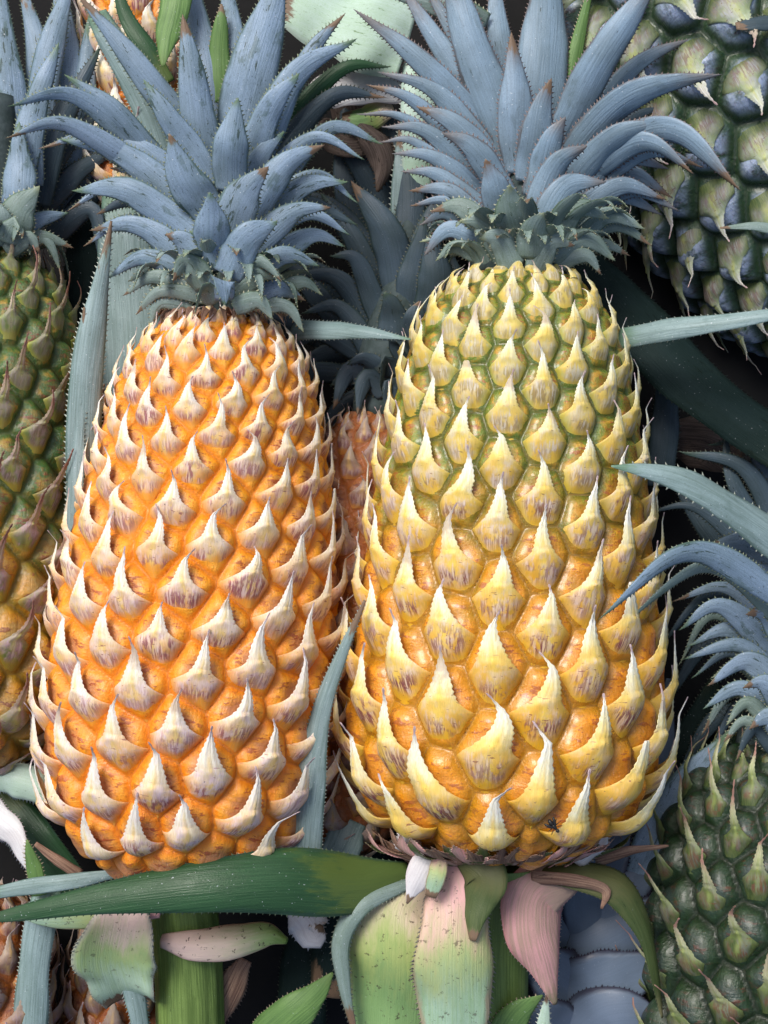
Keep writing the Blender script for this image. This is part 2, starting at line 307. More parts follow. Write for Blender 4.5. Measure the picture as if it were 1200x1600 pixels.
M['rind_mix'] = rind_mat('green_to_yellow_rind', (0.52, 0.25, 0.02), (0.055, 0.13, 0.028), 0.34, 0.56, (0.22, 0.15, 0.01), (0.05, 0.10, 0.02), (0.2, 0.06, 0.04), (0.30, 0.30, 0.18), 0.4)
M['rind_green'] = rind_mat('dark_green_rind', (0.045, 0.085, 0.05), (0.035, 0.075, 0.045), 0.3, 0.9, (0.02, 0.05, 0.015), (0.02, 0.05, 0.015), (0.05, 0.03, 0.03), (0.16, 0.21, 0.26), 0.6, bloom=((0.34, 0.42, 0.58), 0.95), rough=0.33, coat=0.3)
M['rind_dark'] = rind_mat('very_dark_rind', (0.018, 0.045, 0.016), (0.018, 0.045, 0.016), 0.3, 0.9, (0.006, 0.014, 0.005), (0.006, 0.014, 0.005), (0.10, 0.03, 0.015), (0.06, 0.08, 0.09), 0.4, bloom=((0.035, 0.05, 0.05), 0.4), rough=0.36, coat=0.2)
M['rind_shade'] = rind_mat('shaded_orange_rind', (0.28, 0.085, 0.015), (0.26, 0.085, 0.015), 0.3, 0.9, (0.3, 0.08, 0.01), (0.3, 0.08, 0.01), (0.14, 0.03, 0.02), (0.3, 0.15, 0.10), 0.6)  # orange rind darkened in colour for fruit lying in shade
def plain(name, col, col2, scale, rough=0.8, bumpd=0.001):
    t = NT(name); n = t.noise(t.obj(), scale, 6, 0.6)
    t.bump(n, 0.5, bumpd); return t.fin(t.mix(t.rng(n, 0.35, 0.65), col, col2), rough, 0.3)
M['core'] = plain('crown_core_green', (0.035, 0.055, 0.055), (0.06, 0.085, 0.09), 200)
M['ground'] = plain('shade_black_ground', (0.003, 0.0035, 0.004), (0.007, 0.007, 0.008), 14, 0.85, 0.003)  # ground coloured near black to paint the deep shade in the gaps
M['fly'] = plain('fly_black', (0.01, 0.01, 0.012), (0.02, 0.02, 0.02), 900, 0.4, 0.0001)

# ------------------------------------------------------------------ leaf builder
def leaf_geo(ctrl, face=(0, 0, 1), w=None, chan=0.25, teeth=9.0, tooth=4.0, thick=3.0, twist=0.0, nu=9, wprof=None, wavy=0.0, fold=0.0, rolled=0.0):
    """ctrl: list of (px,py,z[,halfwidth]) base -> tip."""
    C = [list(W(c[0], c[1], c[2])) + ([c[3]] if len(c) > 3 else [0]) for c in ctrl]
    approx = sum(np.linalg.norm(np.array(C[i+1][:3])-np.array(C[i][:3])) for i in range(len(C)-1))
    n = int(max(14, min(90, approx/5)))
    P, L = spline(C, n)
    v = np.linspace(0, 1, n)
    if w is not None:
        if wprof is None: hw = 0.5*w*np.clip((0.78+0.9*v-0.55*v*v), 0, 1.08)*np.clip(1-v**2.1, 0, 1)**0.92
        else: hw = 0.5*w*np.interp(v, wprof[0], wprof[1])
    else: hw = P[:, 3].copy()
    hw = np.maximum(hw, 0.25)
    P = P[:, :3]
    T = np.gradient(P, axis=0); T /= np.linalg.norm(T, axis=1)[:, None]+1e-9
    N = nrm(np.asarray(face, float)); N = nrm(N-np.dot(N, T[0])*T[0]); Ns = []
    for i in range(n):
        N = nrm(N-np.dot(N, T[i])*T[i]); Ns.append(N)
    Ns = np.array(Ns); B = np.cross(T, Ns)
    q1, q2 = rng.rand(2)*6; hw = hw*(1+0.05*np.sin(v*7+q1)+0.03*np.sin(v*17+q2)); P = P+(B*(np.sin(v*5+q2)*v*(1-v))[:, None]+Ns*(np.sin(v*8+q1)*v*(1-v))[:, None])*hw.max()*0.28
    if twist:
        a = twist*v[:, None]
        Ns, B = Ns*np.cos(a)+B*np.sin(a), B*np.cos(a)-Ns*np.sin(a)
    u = np.linspace(-1, 1, nu)
    rid = rng.rand()*400
    ph = rng.rand()*6
    top = np.zeros((n, nu, 3)); bot = np.zeros((n, nu, 3))
    for j, uu in enumerate(u):
        sag = -chan*hw*(abs(uu)**1.7)
        if rolled: # edges curl up past the channel
            ang = uu*rolled; lat = np.sin(ang)/max(rolled, 1e-3); sag = -(1-np.cos(ang))/rolled*hw
        else: lat = uu*(1-0.12*abs(uu)*min(chan, 1))
        wv = (wavy+0.06)*hw*np.sin(v*9+ph+uu*2)*abs(uu)**2+0.03*hw*np.sin(v*23+ph*2+uu*3)*abs(uu)
        ctr = P+B*(hw*lat)[:, None]+Ns*(sag+wv)[:, None]
        th = (thick*(1-uu*uu)+0.5)*np.clip(hw/12, 0.15, 1)
        top[:, j] = ctr; bot[:, j] = ctr-Ns*th[:, None]
    V = np.concatenate([top.reshape(-1, 3), bot.reshape(-1, 3)]); m = n*nu
    F = []
    for i in range(n-1):
        for j in range(nu-1):
            a, b, c, d = i*nu+j, i*nu+j+1, (i+1)*nu+j+1, (i+1)*nu+j
            F.append((a, b, c, d)); F.append((m+d, m+c, m+b, m+a))
        a, d = i*nu, (i+1)*nu; F.append((d, m+d, m+a, a))
        a, d = i*nu+nu-1, (i+1)*nu+nu-1; F.append((a, m+a, m+d, d))
    F.append(tuple(m+j for j in range(nu))+tuple(reversed(range(nu))))
    F.append(tuple(range((n-1)*nu, n*nu))+tuple(reversed(range(m+(n-1)*nu, m+n*nu))))
    lu = np.tile(np.tile(u, n), 2); lv = np.tile(np.repeat(v, nu), 2)
    lp = np.stack([np.tile((hw[:, None]*u[None]).ravel(), 2), lv*L, np.full(2*m, rid)], 1)
    if teeth:
        TV, TF, tu, tv, tl = [], [], [], [], []
        k0 = len(V)
        for side, jj in ((-1, 0), (1, nu-1)):
            s = teeth*(0.5+rng.rand())
            while s < L*0.985:
                f = s/L*(n-1); i = int(f); fr = f-i
                if i >= n-1: break
                e = top[i, jj]*(1-fr)+top[i+1, jj]*fr; h = np.interp(f, range(n), hw)
                tl_ = tooth*(0.7+0.6*rng.rand())*min(1, h/8+0.35)
                t_, b_ = T[i], B[i]*side
                hb = 0.34*tl_+0.8
                k = k0+len(TV); nn_ = Ns[i]
                inn = e-b_*1.4
                TV += [inn-t_*hb, inn+t_*hb*1.1, e+b_*tl_*0.85+t_*tl_*0.75+nn_*0.3, inn-nn_*1.2]
                TF += [(k, k+1, k+2), (k+1, k+3, k+2), (k+3, k, k+2)]
                tu += [side*1.0, side*1.0, side*1.3, side*1.0]; tv += [i/n*0.8]*4; tl += [(side*h, s, rid)]*4
                s += teeth*(0.75+0.5*rng.rand())
        if TV:
            V = np.concatenate([V, np.array(TV)]); F += TF
            lu = np.concatenate([lu, tu]); lv = np.concatenate([lv, tv]); lp = np.concatenate([lp, np.array(tl)])
    return V, F, dict(lu=lu, lv=lv, lp=lp)
def leaf(name, mat, ctrl, parent=None, label=None, cat=None, group=None, **kw):
    V, F, A = leaf_geo(ctrl, **kw)
    o = mk(name, V, F, M[mat], parent, A, origin=V[0])
    if label: tag(o, label, cat, group)
    return o

# ------------------------------------------------------------------ fruit builder
class Fruit:
    def __init__(s, base, top, prof, div, dz, H=17, p=0.6, roll=0.0, k=0.65, pocket=0.50, cellr=(0.30, 0.05), jit=0.035, grad=0.35):
        s.B = W(*base); T = W(*top); s.A = nrm(T-s.B); s.L = np.linalg.norm(T-s.B)
        s.Z = nrm(np.array([0, 0, 1.])-s.A[2]*s.A); s.X = np.cross(s.A, s.Z)
        s.pt = np.array([q[0] for q in prof]); s.pr = np.array([q[1] for q in prof])
        tf = np.linspace(0, 1, 400)
        # smooth profile
        r = np.interp(tf, s.pt, s.pr); ker = np.ones(17)/17
        r2 = np.convolve(np.pad(r, 8, mode='edge'), ker, 'valid'); r = np.where((tf > 0.03) & (tf < 0.97), r2, r)
        s.tf, s.r = tf, r; s.rmax = r.max()
        s.ss = np.concatenate([[0], np.cumsum(np.hypot(np.diff(tf)*s.L, np.diff(r)))])
        s.H = H; s.k = k; s.pocket = pocket
        th, sv, hh = [], [], []
        x = dz*0.3; i = 0; xs = x
        while x < s.ss[-1]:
            rr = np.interp(x, s.ss, r); tfx = np.interp(x, s.ss, tf); f = (max(rr/s.rmax, 0.12)**p if tfx > 0.4 else max(rr/s.rmax, 0.5)**(0.4*p))*(1+grad*(0.45-tfx))
            if rr > 0.30*s.rmax or x > s.ss[-1]*0.5:
                th.append(math.radians((i*div+roll+rng.randn()*jit*40) % 360)); sv.append(x+rng.randn()*dz*jit*12); hh.append(dz*f)
            x += dz*f; i += 1
        s.th, s.sc, s.dz = np.array(th), np.array(sv), np.array(hh)
        s.hr = rng.uniform(-1, 1, len(th))
    def rad(s, a): return np.interp(a, s.ss, s.r)
    def cell(s, th, sv):
        th = np.asarray(th); sv = np.asarray(sv); shp = th.shape; th = th.ravel(); sv = sv.ravel()
        idx = np.zeros(len(th), int); ed = np.zeros(len(th)); ca = np.zeros(len(th)); cb = np.zeros(len(th))
        for c0 in range(0, len(th), 20000):
            sl_ = slice(c0, c0+20000)
            r = s.rad(sv[sl_])[:, None]
            dth = (th[sl_][:, None]-s.th[None]+np.pi) % (2*np.pi)-np.pi
            X = dth*r; Y = (sv[sl_][:, None]-s.sc[None])*math.sqrt(s.k)
            d2 = X*X+Y*Y; o = np.argpartition(d2, 5, axis=1)[:, :6]
            dd = np.take_along_axis(d2, o, 1); q = np.argsort(dd, axis=1); o = np.take_along_axis(o, q, 1); dd = np.take_along_axis(dd, q, 1)
            Xo = np.take_along_axis(X, o, 1); Yo = np.take_along_axis(Y, o, 1)
            tau = 0.035*s.dz[o[:, 0]]*s.n17; e = np.zeros(len(o))
            for m in range(1, 6):
                dc = np.hypot(Xo[:, m]-Xo[:, 0], Yo[:, m]-Yo[:, 0])+1e-6
                e += np.exp(-np.clip((dd[:, m]-dd[:, 0])/(2*dc)/tau, 0, 60))
            e = np.maximum(-tau*np.log(e+1e-12), 0)
            idx[sl_] = o[:, 0]; ed[sl_] = e; ca[sl_] = Xo[:, 0]; cb[sl_] = Yo[:, 0]/math.sqrt(s.k)
        return idx.reshape(shp), ed.reshape(shp), ca.reshape(shp), cb.reshape(shp)
    def height(s, th, sv, full=False):
        i, ed, ca, cb = s.cell(th, sv)
        ch = s.dz[i]*s.n17            # local cell height
        f = ch/s.chmax
        q = np.clip(ed/(0.40*ch), 0, 1)
        h = s.H*f*1.08*(1-(1-q)**2.6)*(1+0.12*s.hr[i])
        b = cb/ch; a = ca/ch
        h -= s.H*f*s.pocket*np.exp(-((np.abs(a)/0.33)**2.6+(np.abs(b-0.08)/0.21)**2.6))     # hollow eye under the spine
        h += s.H*f*0.10*np.exp(-((np.hypot(a, b-0.1)-0.38)/0.09)**2)*q
        h -= s.H*f*(1-(1-q)**2.0)*(0.20*(1-sstep(-0.15, 0.05, b))+0.30*(1-sstep(-0.38, -0.08, b)))
        if full: return h, i, ed/ch, a, b
        return h
    def pos(s, th, sv, h, upb=1.0):
        r = s.rad(sv); t = np.interp(sv, s.ss, s.tf); e = 1.5
        dr = (s.rad(sv+e)-s.rad(sv-e)); dt = (np.interp(sv+e, s.ss, s.tf)-np.interp(sv-e, s.ss, s.tf))*s.L
        n = np.hypot(dr, dt)+1e-9; nr = dt/n; na = -dr/n
        na = np.where(na < 0, na*upb, na)
        rho = r+h*nr; al = t*s.L+h*na
        c, sn = np.cos(th), np.sin(th)
        return s.B+al[..., None]*s.A+(rho*c)[..., None]*s.Z+(rho*sn)[..., None]*s.X

def make_fruit(parent, base, top, prof, div, dz, rind, bract, nang=300, nlen=240, n17=17, spine=0.76, spw=0.172, out=4, lift=9.0, rows=(9, 7, 15), ncol=13, maxb=100, lean=0.0, wing=0.48, minr=0.5, **kw):
    F_ = Fruit(base, top, prof, div, dz, **kw); F_.n17 = n17; F_.chmax = dz*n17
    th = np.linspace(-np.pi, np.pi, nang, endpoint=False); sv = np.linspace(0, F_.ss[-1], nlen)
    SV, TH = np.meshgrid(sv, th, indexing='ij')
    h, ci, ed, a, b = F_.height(TH, SV, True)
    fade = sstep(0, 40, SV)
    V = F_.pos(TH, SV, h*fade).reshape(-1, 3); F = []
    for i in range(nlen-1):
        for j in range(nang):
            j2 = (j+1) % nang
            F.append((i*nang+j, i*nang+j2, (i+1)*nang+j2, (i+1)*nang+j))
    F.append(tuple(reversed(range(nang)))); F.append(tuple(range((nlen-1)*nang, nlen*nang)))
    crnd = rng.rand(len(F_.th)+1)
    TT = np.interp(SV, F_.ss, F_.tf)
    lp = np.stack([(a*F_.chmax).ravel(), (b*F_.chmax).ravel(), (crnd[ci]*97).ravel()], 1)
    ro = mk('rind', V, F, M[rind], parent, dict(ca=a.ravel(), cb=b.ravel(), ed=ed.ravel(), tt=TT.ravel(), lp=lp), origin=F_.B)
    geos = []
    for c in range(len(F_.th)):
        t0, s0, ch = F_.th[c], F_.sc[c], F_.dz[c]*n17; f = ch/F_.chmax
        if s0 > F_.ss[-1]-0.12*ch: continue
        if s0 < F_.ss[-1]*0.4 and F_.rad(s0) < minr*F_.rmax: continue
        sp = spine*(1+0.11*np.clip(rng.randn(), -2, 2)); spw_c = spw*rng.uniform(0.82, 1.22); ln = lean+0.05*rng.randn(); lf = lift*f*(1+0.2*rng.randn()*0.7); ot = out*(1+0.35*rng.randn()*0.7)
        broken = rng.rand() < 0.012; crv = 0.045*rng.randn(); fil = 0.26*rng.randn(); filo = rng.uniform(-8, 18)
        # outline of the lower half follows the cell border
        bl = np.concatenate([np.linspace(-0.56, -0.10, rows[0]), np.linspace(-0.075, 0.17, rows[1]+2), np.linspace(0.2, sp, rows[2])])
        bl = np.sort(bl); nb = len(bl)
        sa = np.linspace(-0.75, 0.75, 61)
        rl = F_.rad(s0+bl[:rows[0]]*ch)
        GA, GB = np.meshgrid(sa, bl[:rows[0]])
        ii, _, _, _ = F_.cell(t0+GA*ch/rl[:, None], s0+GB*ch)
        own = ii == c
        aL = np.zeros(nb); aR = np.zeros(nb); z0 = 30
        for r_ in range(rows[0]):
            js = np.where(own[r_])[0]
            if len(js): aL[r_], aR[r_] = sa[js[0]], sa[js[-1]]
            else: aL[r_] = aR[r_] = np.nan
        good = ~np.isnan(aL[:rows[0]])
        if good.sum() < 3: continue
        first = np.where(good)[0][0]
        for r_ in range(rows[0]):
            if not good[r_]: aL[r_] = aR[r_] = 0.5*(aL[first]+aR[first])
        # smooth
        mid = 0.5*(aL+aR); hwid = np.clip(0.5*(aR-aL), 0.0, 0.485)*(wing/0.48)
        w0 = hwid[rows[0]-1]; m0 = mid[rows[0]-1]
        for r_ in range(rows[0], nb):
            bb = bl[r_]; spn = spw_c*min(1.3, max(0.0, 1-(bb/(0.87*sp))))**1.08+0.011
            hwid[r_] = spn+(w0-spn)*max(0, 1-(bb+0.10)/0.30)**2.6
            mid[r_] = m0*min(1, max(0, 1-bb/0.25))+ln*(max(0, bb)/sp)**1.6+crv*math.sin(max(0, bb)/sp*3.0)+fil*max(0, bb/sp-0.72)
            if bb > 0.05: hwid[r_] += (0.012 if r_ % 2 else -0.004)*(0.5+spn/spw)
        if broken: 
            keep = bl < sp*0.72; bl, mid, hwid = bl[keep], mid[keep], hwid[keep]; nb = len(bl)
        hwid = np.maximum(hwid, 0.004)
        u = np.linspace(-1, 1, ncol)
        Am = mid[:, None]+hwid[:, None]*u[None]; Bm = np.repeat(bl[:, None], ncol, 1)
        Sm = s0+Bm*ch; rl = F_.rad(np.clip(Sm, 1, F_.ss[-1]))
        r0 = F_.rad(s0); rl = np.where(Bm > 0, np.maximum(rl, r0*0.8), rl)
        Tm = t0+Am*ch/rl
        _, oi, oe, _, _ = F_.height(Tm, np.clip(Sm, 0, F_.ss[-1]), True)
        oe = np.where((oi == c) | (Bm < 0), oe, 0.3)
        hs = F_.H*f*1.12*(1-(1-np.clip(oe/0.30, 0, 1))**2.2)*(0.62+0.38*sstep(-0.5, -0.08, Bm))*(oi == c)+1.0*(oi != c)
        fb = sstep(-0.08, 0.20, Bm)
        kz = (0.5*f+lf*(0.30*sstep(-0.5, -0.15, Bm)+0.70*sstep(-0.22, 0.12, Bm)))*(1-np.abs(u)[None]**np.where(Bm > 0.05, 1.0, 1.3))
        wr = np.clip(hwid/0.25, 0.1, 1)[:, None]
        kz = kz*np.where(Bm > 0.1, wr, 1)
        Hc = (F_.H*f*1.0+4+ot*f*np.clip(Bm, 0, 1)/0.67*1.4)
        hh = (1-fb)*(hs*0.93-0.9+1.2*fb)+fb*(Hc)+kz
        hh += 0.6*rng.randn()*np.sin(Bm*9+c)+filo*f*np.clip(Bm/sp-0.75, 0, 1)/0.25*(Bm > 0.2)
        hh += f*(1.3*np.exp(-((np.abs(u)-0.42)/0.16)**2)-0.9*np.exp(-((np.abs(u)-0.22)/0.12)**2))[None]*sstep(-0.5, -0.2, Bm)
        # ridge lines
        top = F_.pos(Tm, Sm, hh, 0.35+0.65*(1-sstep(-0.1, 0.2, Bm)))
        over = Sm > F_.ss[-1]
        if over.any():
            ex = (Sm-F_.ss[-1])*over
            top = F_.pos(Tm, np.clip(Sm, 0, F_.ss[-1]-2), hh*1.0)+ex[..., None]*(F_.A*0.75)
        ti = (2.6*(1-u*u)+0.5)[None]*np.clip(hwid/0.15, 0.15, 1)[:, None]
        axisp = F_.B+((top-F_.B)@F_.A)[..., None]*F_.A; inw = axisp-top; inw /= np.linalg.norm(inw, axis=-1)[..., None]+1e-9
        bot = top+inw*ti[..., None]
        Vb = np.concatenate([top.reshape(-1, 3), bot.reshape(-1, 3)]); m = nb*ncol; Fb = []
        for i in range(nb-1):
            for j in range(ncol-1):
                p0, p1, p2, p3 = i*ncol+j, i*ncol+j+1, (i+1)*ncol+j+1, (i+1)*ncol+j
                Fb.append((p0, p1, p2, p3)); Fb.append((m+p3, m+p2, m+p1, m+p0))
            p0, p3 = i*ncol, (i+1)*ncol; Fb.append((p3, m+p3, m+p0, p0))
            p0, p3 = i*ncol+ncol-1, (i+1)*ncol+ncol-1; Fb.append((p0, m+p0, m+p3, p3))
        Fb.append(tuple(range((nb-1)*ncol, nb*ncol))+tuple(reversed(range(m+(nb-1)*ncol, m+nb*ncol))))
        n2 = 2*m; rid = rng.rand()*300
        at = dict(bu=np.tile(np.tile(u, nb), 2), bb=np.tile(Bm.ravel(), 2), bt=np.tile((Bm.ravel()/sp), 2), rnd=np.full(n2, rid), tt=np.full(n2, np.interp(s0, F_.ss, F_.tf)),
                  lp=np.stack([np.tile((Am*ch).ravel(), 2), np.tile((Bm*ch).ravel(), 2), np.full(n2, rid)], 1))
        cen = top[nb//2, ncol//2]; nn = nrm(cen-axisp[nb//2, ncol//2]); vd = nrm(np.array([0, 0, D])-cen)
        pxy = (600+cen[0]*D/(D-cen[2]), 800-cen[1]*D/(D-cen[2]))
        vis = np.dot(nn, vd)-(0 if (-60 < pxy[0] < 1260 and -60 < pxy[1] < 1660) else 3)
        geos.append((vis, Vb, Fb, at))
    geos.sort(key=lambda g: -g[0])
    nv = sum(1 for g in geos if g[0] > -0.35)
    nsel = min(maxb, nv)
    for g in geos[:nsel]:
        mk('bract', g[1], g[2], M[bract], ro, g[3], origin=g[1][0])
    rest = geos[nsel:]
    if rest:
        V, F, A = merge([(g[1], g[2], g[3]) for g in rest])
        o = mk('bract', V, F, M[bract], ro, A, origin=F_.B); tag(o, kind='stuff')
    return F_, ro

def crown_core(parent, pts, mat='core'):
    """a tapered core the leaves grow from; pts (px,py,z,r)"""
    P, L = spline([list(W(*p[:3]))+[p[3]] for p in pts], 16); n = 20
    T = nrm(P[-1, :3]-P[0, :3]); a = nrm(np.cross(T, [0, 0.2, 1])); b = np.cross(T, a)
    V = []; F = []
    for i in range(16):
        for j in range(n):
            q = 2*math.pi*j/n; V.append(P[i, :3]+P[i, 3]*(a*math.cos(q)+b*math.sin(q)))
    for i in range(15):
        for j in range(n):
            j2 = (j+1) % n; F.append((i*n+j, (i+1)*n+j, (i+1)*n+j2, i*n+j2))
    F.append(tuple(range(n))); F.append(tuple(reversed(range(15*n, 16*n))))
    return mk('crown', V, F, M[mat], parent, origin=P[0, :3])

def crown_leaves(core, data, mat, low=None, side_tilt=0.55, up=0.25, cx=0, chan=0.24, tooth=3.6, teeth=7.0):
    """data rows: base px,py, mid px,py, tip px,py, width, z base, z tip"""
    for r in data:
        bx, by, mx, my, tx, ty, w_, zb, zt = r[:9]
        m_ = r[9] if len(r) > 9 else (low[1] if low and by >= low[0]+rng.uniform(-25, 25) else mat)
        zm = 0.5*(zb+zt)+0.10*math.hypot(tx-bx, ty-by)*0.6
        dx = (tx-bx)/(abs(tx-bx)+abs(ty-by)+1)
        face = (dx*side_tilt*0.35, -up, 1.0)
        wp = None
        if abs(dx) > 0.55: wp = (np.linspace(0, 1, 12), [0.80, .92, .98, .98, .94, .87, .77, .65, .52, .37, .20, 0.0])
        # extend base into the core
        leaf('crown_leaf', m_, [(bx, by, zb-8), (mx, my, zm), (tx, ty, zt)], core, face=face, w=w_, wprof=wp, chan=chan+0.12*rng.rand(), tooth=tooth, teeth=teeth,
             twist=rng.uniform(-0.15, 0.15))

def ring_leaves(core, cx, cy, z0, rad, n, length, width, axis_up, mat, curl=0.8, ph=0.0, spread=1.0, tooth=3.0, phis=None):
    """ring of small leaves at the foot of a crown seen side-on: axis_up = picture direction of the crown axis (x,y up)"""
    ax = nrm([axis_up[0], axis_up[1], 0]); sx = np.array([ax[1], -ax[0], 0]); zz = np.array([0, 0, 1.0])
    for i in range(n):
        q = (ph+i*2.399963) if phis is None else phis[i]
        d = sx*math.sin(q)+zz*math.cos(q)
        if math.cos(q) < -0.35: continue
        l = length*(0.7+0.7*rng.rand()); cy2 = cy+rng.uniform(-8, 10); curl_ = curl*rng.uniform(0.4, 1.25); p0 = W(cx, cy2, z0)+d*rad
        p1 = p0+ax*l*0.45+d*l*0.30*spread; p2 = p0+ax*l*(0.72-curl_*0.25)+d*l*0.75*spread; p3 = p0+ax*l*(0.75-curl_*0.95)+d*l*1.0*spread
        cs = []
        for p in (p0, p1, p2, p3):
            k = (D-p[2])/D; cs.append((600+p[0]/k, 800-p[1]/k, p[2]))
        leaf('crown_leaf', mat, cs, core, face=d, w=width*(0.85+0.3*rng.rand()), chan=0.45, tooth=tooth, teeth=6.5, thick=3)

# ------------------------------------------------------------------ the setting
g = 3000
mk('ground', [(-g*4, -g*4, -330), (g*4, -g*4, -330), (g*4, g*4, -330), (-g*4, g*4, -330)], [(0, 1, 2, 3)], M['ground'], None, origin=(0, 0, -330), smooth=False)
bpy.data.objects['ground']['kind'] = 'structure'

# ------------------------------------------------------------------ left main pineapple (orange)
GRP = 'ripe pineapples heaped together on a stall'
pa = tag(empty('pineapple', W(282, 1400, -15)), 'bright orange pineapple with blue-grey spiky crown, left of the two large ripe ones', 'pineapple', GRP)
L1 = 905.
profA = [(0, 40), (0.02, 95), (0.05, 140), (0.10, 183), (0.17, 210), (0.25, 221), (0.35, 225), (0.45, 221), (0.55, 212), (0.66, 196), (0.77, 176), (0.86, 157), (0.92, 138), (0.96, 112), (0.985, 85), (1, 55)]
profA = [(a, b*0.965) for a, b in profA]
fa, ra = make_fruit(pa, (276, 1380, -15), (350, 497, -15), profA, -139.6, 4.15, 'rind_orange', 'bract_orange', nang=460, nlen=340, n17=20.5, roll=10, spine=0.74, H=20, lean=0.02, minr=0.8, grad=0.5)
ca = crown_core(pa, [(348, 505, -15, 62), (345, 440, -20, 58), (350, 340, -30, 40), (355, 250, -40, 10)])
A_LEAVES = [
 (300,300, 180,210, 60,232, 30,-5,20), (290,350, 190,285, 105,330, 28,10,0), (300,400, 205,345, 130,385, 28,25,0), (395,300, 490,215, 570,250, 30,-5,0), (400,340, 490,275, 560,318, 28,0,-10), (395,380, 480,335, 548,368, 28,15,-5), (345,220, 360,70, 352,-50, 56,-75,-90), (400,240, 480,90, 540,20, 40,-30,0),
 (335,235, 310,60, 290,-70, 70,-60,-90), (330,250, 215,105, 118,-12, 50,-20,30), (325,270, 302,140, 285,22, 64,0,40), (362,260, 402,90, 445,-70, 88,-10,0),
 (392,270, 462,120, 558,60, 55,10,30), (388,270, 425,165, 468,114, 56,25,60), (360,300, 358,225, 372,152, 64,50,95), (330,290, 268,190, 224,124, 54,25,60),
 (275,290, 185,180, 100,116, 44,0,60), (260,270, 120,152, 12,166, 40,0,95), (270,300, 110,196, 8,216, 40,5,100), (300,335, 185,238, 92,217, 52,25,25),
 (310,310, 215,232, 152,196, 48,10,15), (332,345, 284,268, 264,208, 68,60,105), (320,385, 205,302, 112,298, 58,50,30), (385,355, 440,262, 508,226, 54,40,45),
 (358,375, 378,305, 420,260, 68,75,95), (334,402, 329,345, 328,300, 62,95,150), (425,300, 515,202, 600,226, 34,-20,-30), (400,355, 478,290, 545,284, 46,15,5),
 (380,400, 455,332, 518,324, 50,50,35), (355,432, 390,372, 434,346, 62,100,105), (310,420, 215,352, 140,360, 46,45,15), (325,430, 288,378, 258,366, 56,80,95),
 (310,440, 225,402, 166,436, 34,55,10), (385,440, 445,398, 500,416, 40,60,20), (400,420, 485,368, 540,386, 40,20,-20), (355,465, 400,425, 444,434, 50,90,60),
 (310,455, 240,434, 192,462, 30,60,20), (320,465, 250,455, 212,492, 26,65,30), (385,470, 440,452, 478,470, 38,60,20), (365,480, 402,470, 426,500, 34,100,90),
 (420,230, 530,112, 612,104, 38,-50,-60,'green'), (420,255, 520,152, 604,152, 40,-50,-55,'dark'), (345,470, 345,442, 352,478, 46,105,130), (335,475, 318,456, 304,494, 34,100,125),
 (320,450, 292,410, 270,440, 44,85,100,'teal'), (370,450, 402,408, 440,440, 30,80,90,'teal'), (300,455, 235,425, 200,440, 34,20,-10,'teal'), (410,470, 470,440, 505,462, 30,20,-10,'teal'),
 (300,478, 250,474, 232,515, 24,50,30,'teal'), (400,480, 450,480, 475,520, 26,50,30,'teal'), (410,360, 480,320, 560,352, 36,-20,-30,'dark'), (300,360, 215,315, 150,335, 34,-30,-50,'dark'),
 (345,420, 318,372, 296,362, 50,90,110), (372,330, 402,250, 445,205, 46,20,25), (300,345, 225,275, 170,262, 38,0,-5),
]
crown_leaves(ca, A_LEAVES, 'blue', low=(452, 'teal'))
ring_leaves(ca, 346, 484, -15, 60, 22, 62, 30, (0.05, 1), 'teal', curl=0.6, ph=0.4)
ring_leaves(ca, 346, 462, -15, 62, 16, 84, 40, (0.05, 1), 'teal', curl=0.3, ph=1.4)
for i in range(22):   # withered brown bracts between crown and fruit
    q = (i/22-0.5)*3.3; x0 = 348+math.sin(q)*64; z0 = -15+math.cos(q)*64
    leaf('withered_bract', 'dry', [(x0, 492, z0), (348+math.sin(q)*90, 484, -15+math.cos(q)*92), (348+math.sin(q)*104+rng.uniform(-8, 8), 496+rng.uniform(0, 14), -15+math.cos(q)*108)], ca, face=(math.sin(q), 0, math.cos(q)+.01), w=16, teeth=0, thick=2)

# stem and wrapping leaves below the left fruit
P, _ = spline([list(W(285, 1380, -60))+[52], list(W(295, 1500, -75))+[54], list(W(300, 1680, -90))+[56]], 40)
V, F = [], []
for i in range(40):
    for j in range(64):
        q = 2*math.pi*j/64; r_ = P[i, 3]*(1+0.02*math.sin(q*13)+0.012*math.sin(q*31+i*0.1))
        V.append(P[i, :3]+np.array([math.cos(q)*r_, 0, math.sin(q)*r_]))
for i in range(39):
    for j in range(64):
        j2 = (j+1) % 64; F.append((i*64+j, i*64+j2, (i+1)*64+j2, (i+1)*64+j))
lpv = np.array([[ (i % 64)*5.2, (i//64)*8, 3.0] for i in range(len(V))])
M['stem'] = leaf_mat('green_stem', (0.17, 0.26, 0.07), (0.08, 0.14, 0.03), (0.2, 0.3, 0.1), wear=0.6, stripe=0.35, speck=0.2, rough=0.5)
mk('stem', V, F, M['stem'], pa, dict(lu=np.zeros(len(V)), lv=np.full(len(V), 0.5), lp=lpv))
leaf('basal_leaf', 'dirty', [(250, 1470, 0, 12), (300, 1476, 15, 26), (370, 1468, 15, 26), (420, 1460, 5, 20), (450, 1470, -10, 6)], pa, face=(0, 0.3, 1), chan=0.5, teeth=0, thick=7)
leaf('basal_leaf', 'whitish', [(455, 1415, -60, 10), (475, 1440, -50, 34), (490, 1465, -48, 26), (502, 1445, -50, 3)], pa, face=(0, 0, 1), teeth=7)
leaf('basal_leaf', 'dirty2', [(196, 1415, 20, 30), (190, 1460, 28, 52), (180, 1505, 18, 63), (188, 1538, -14, 52), (205, 1560, -55, 38)], pa, face=(0.1, 0.2, 1), chan=-0.25, teeth=6, tooth=3, wavy=0.1)
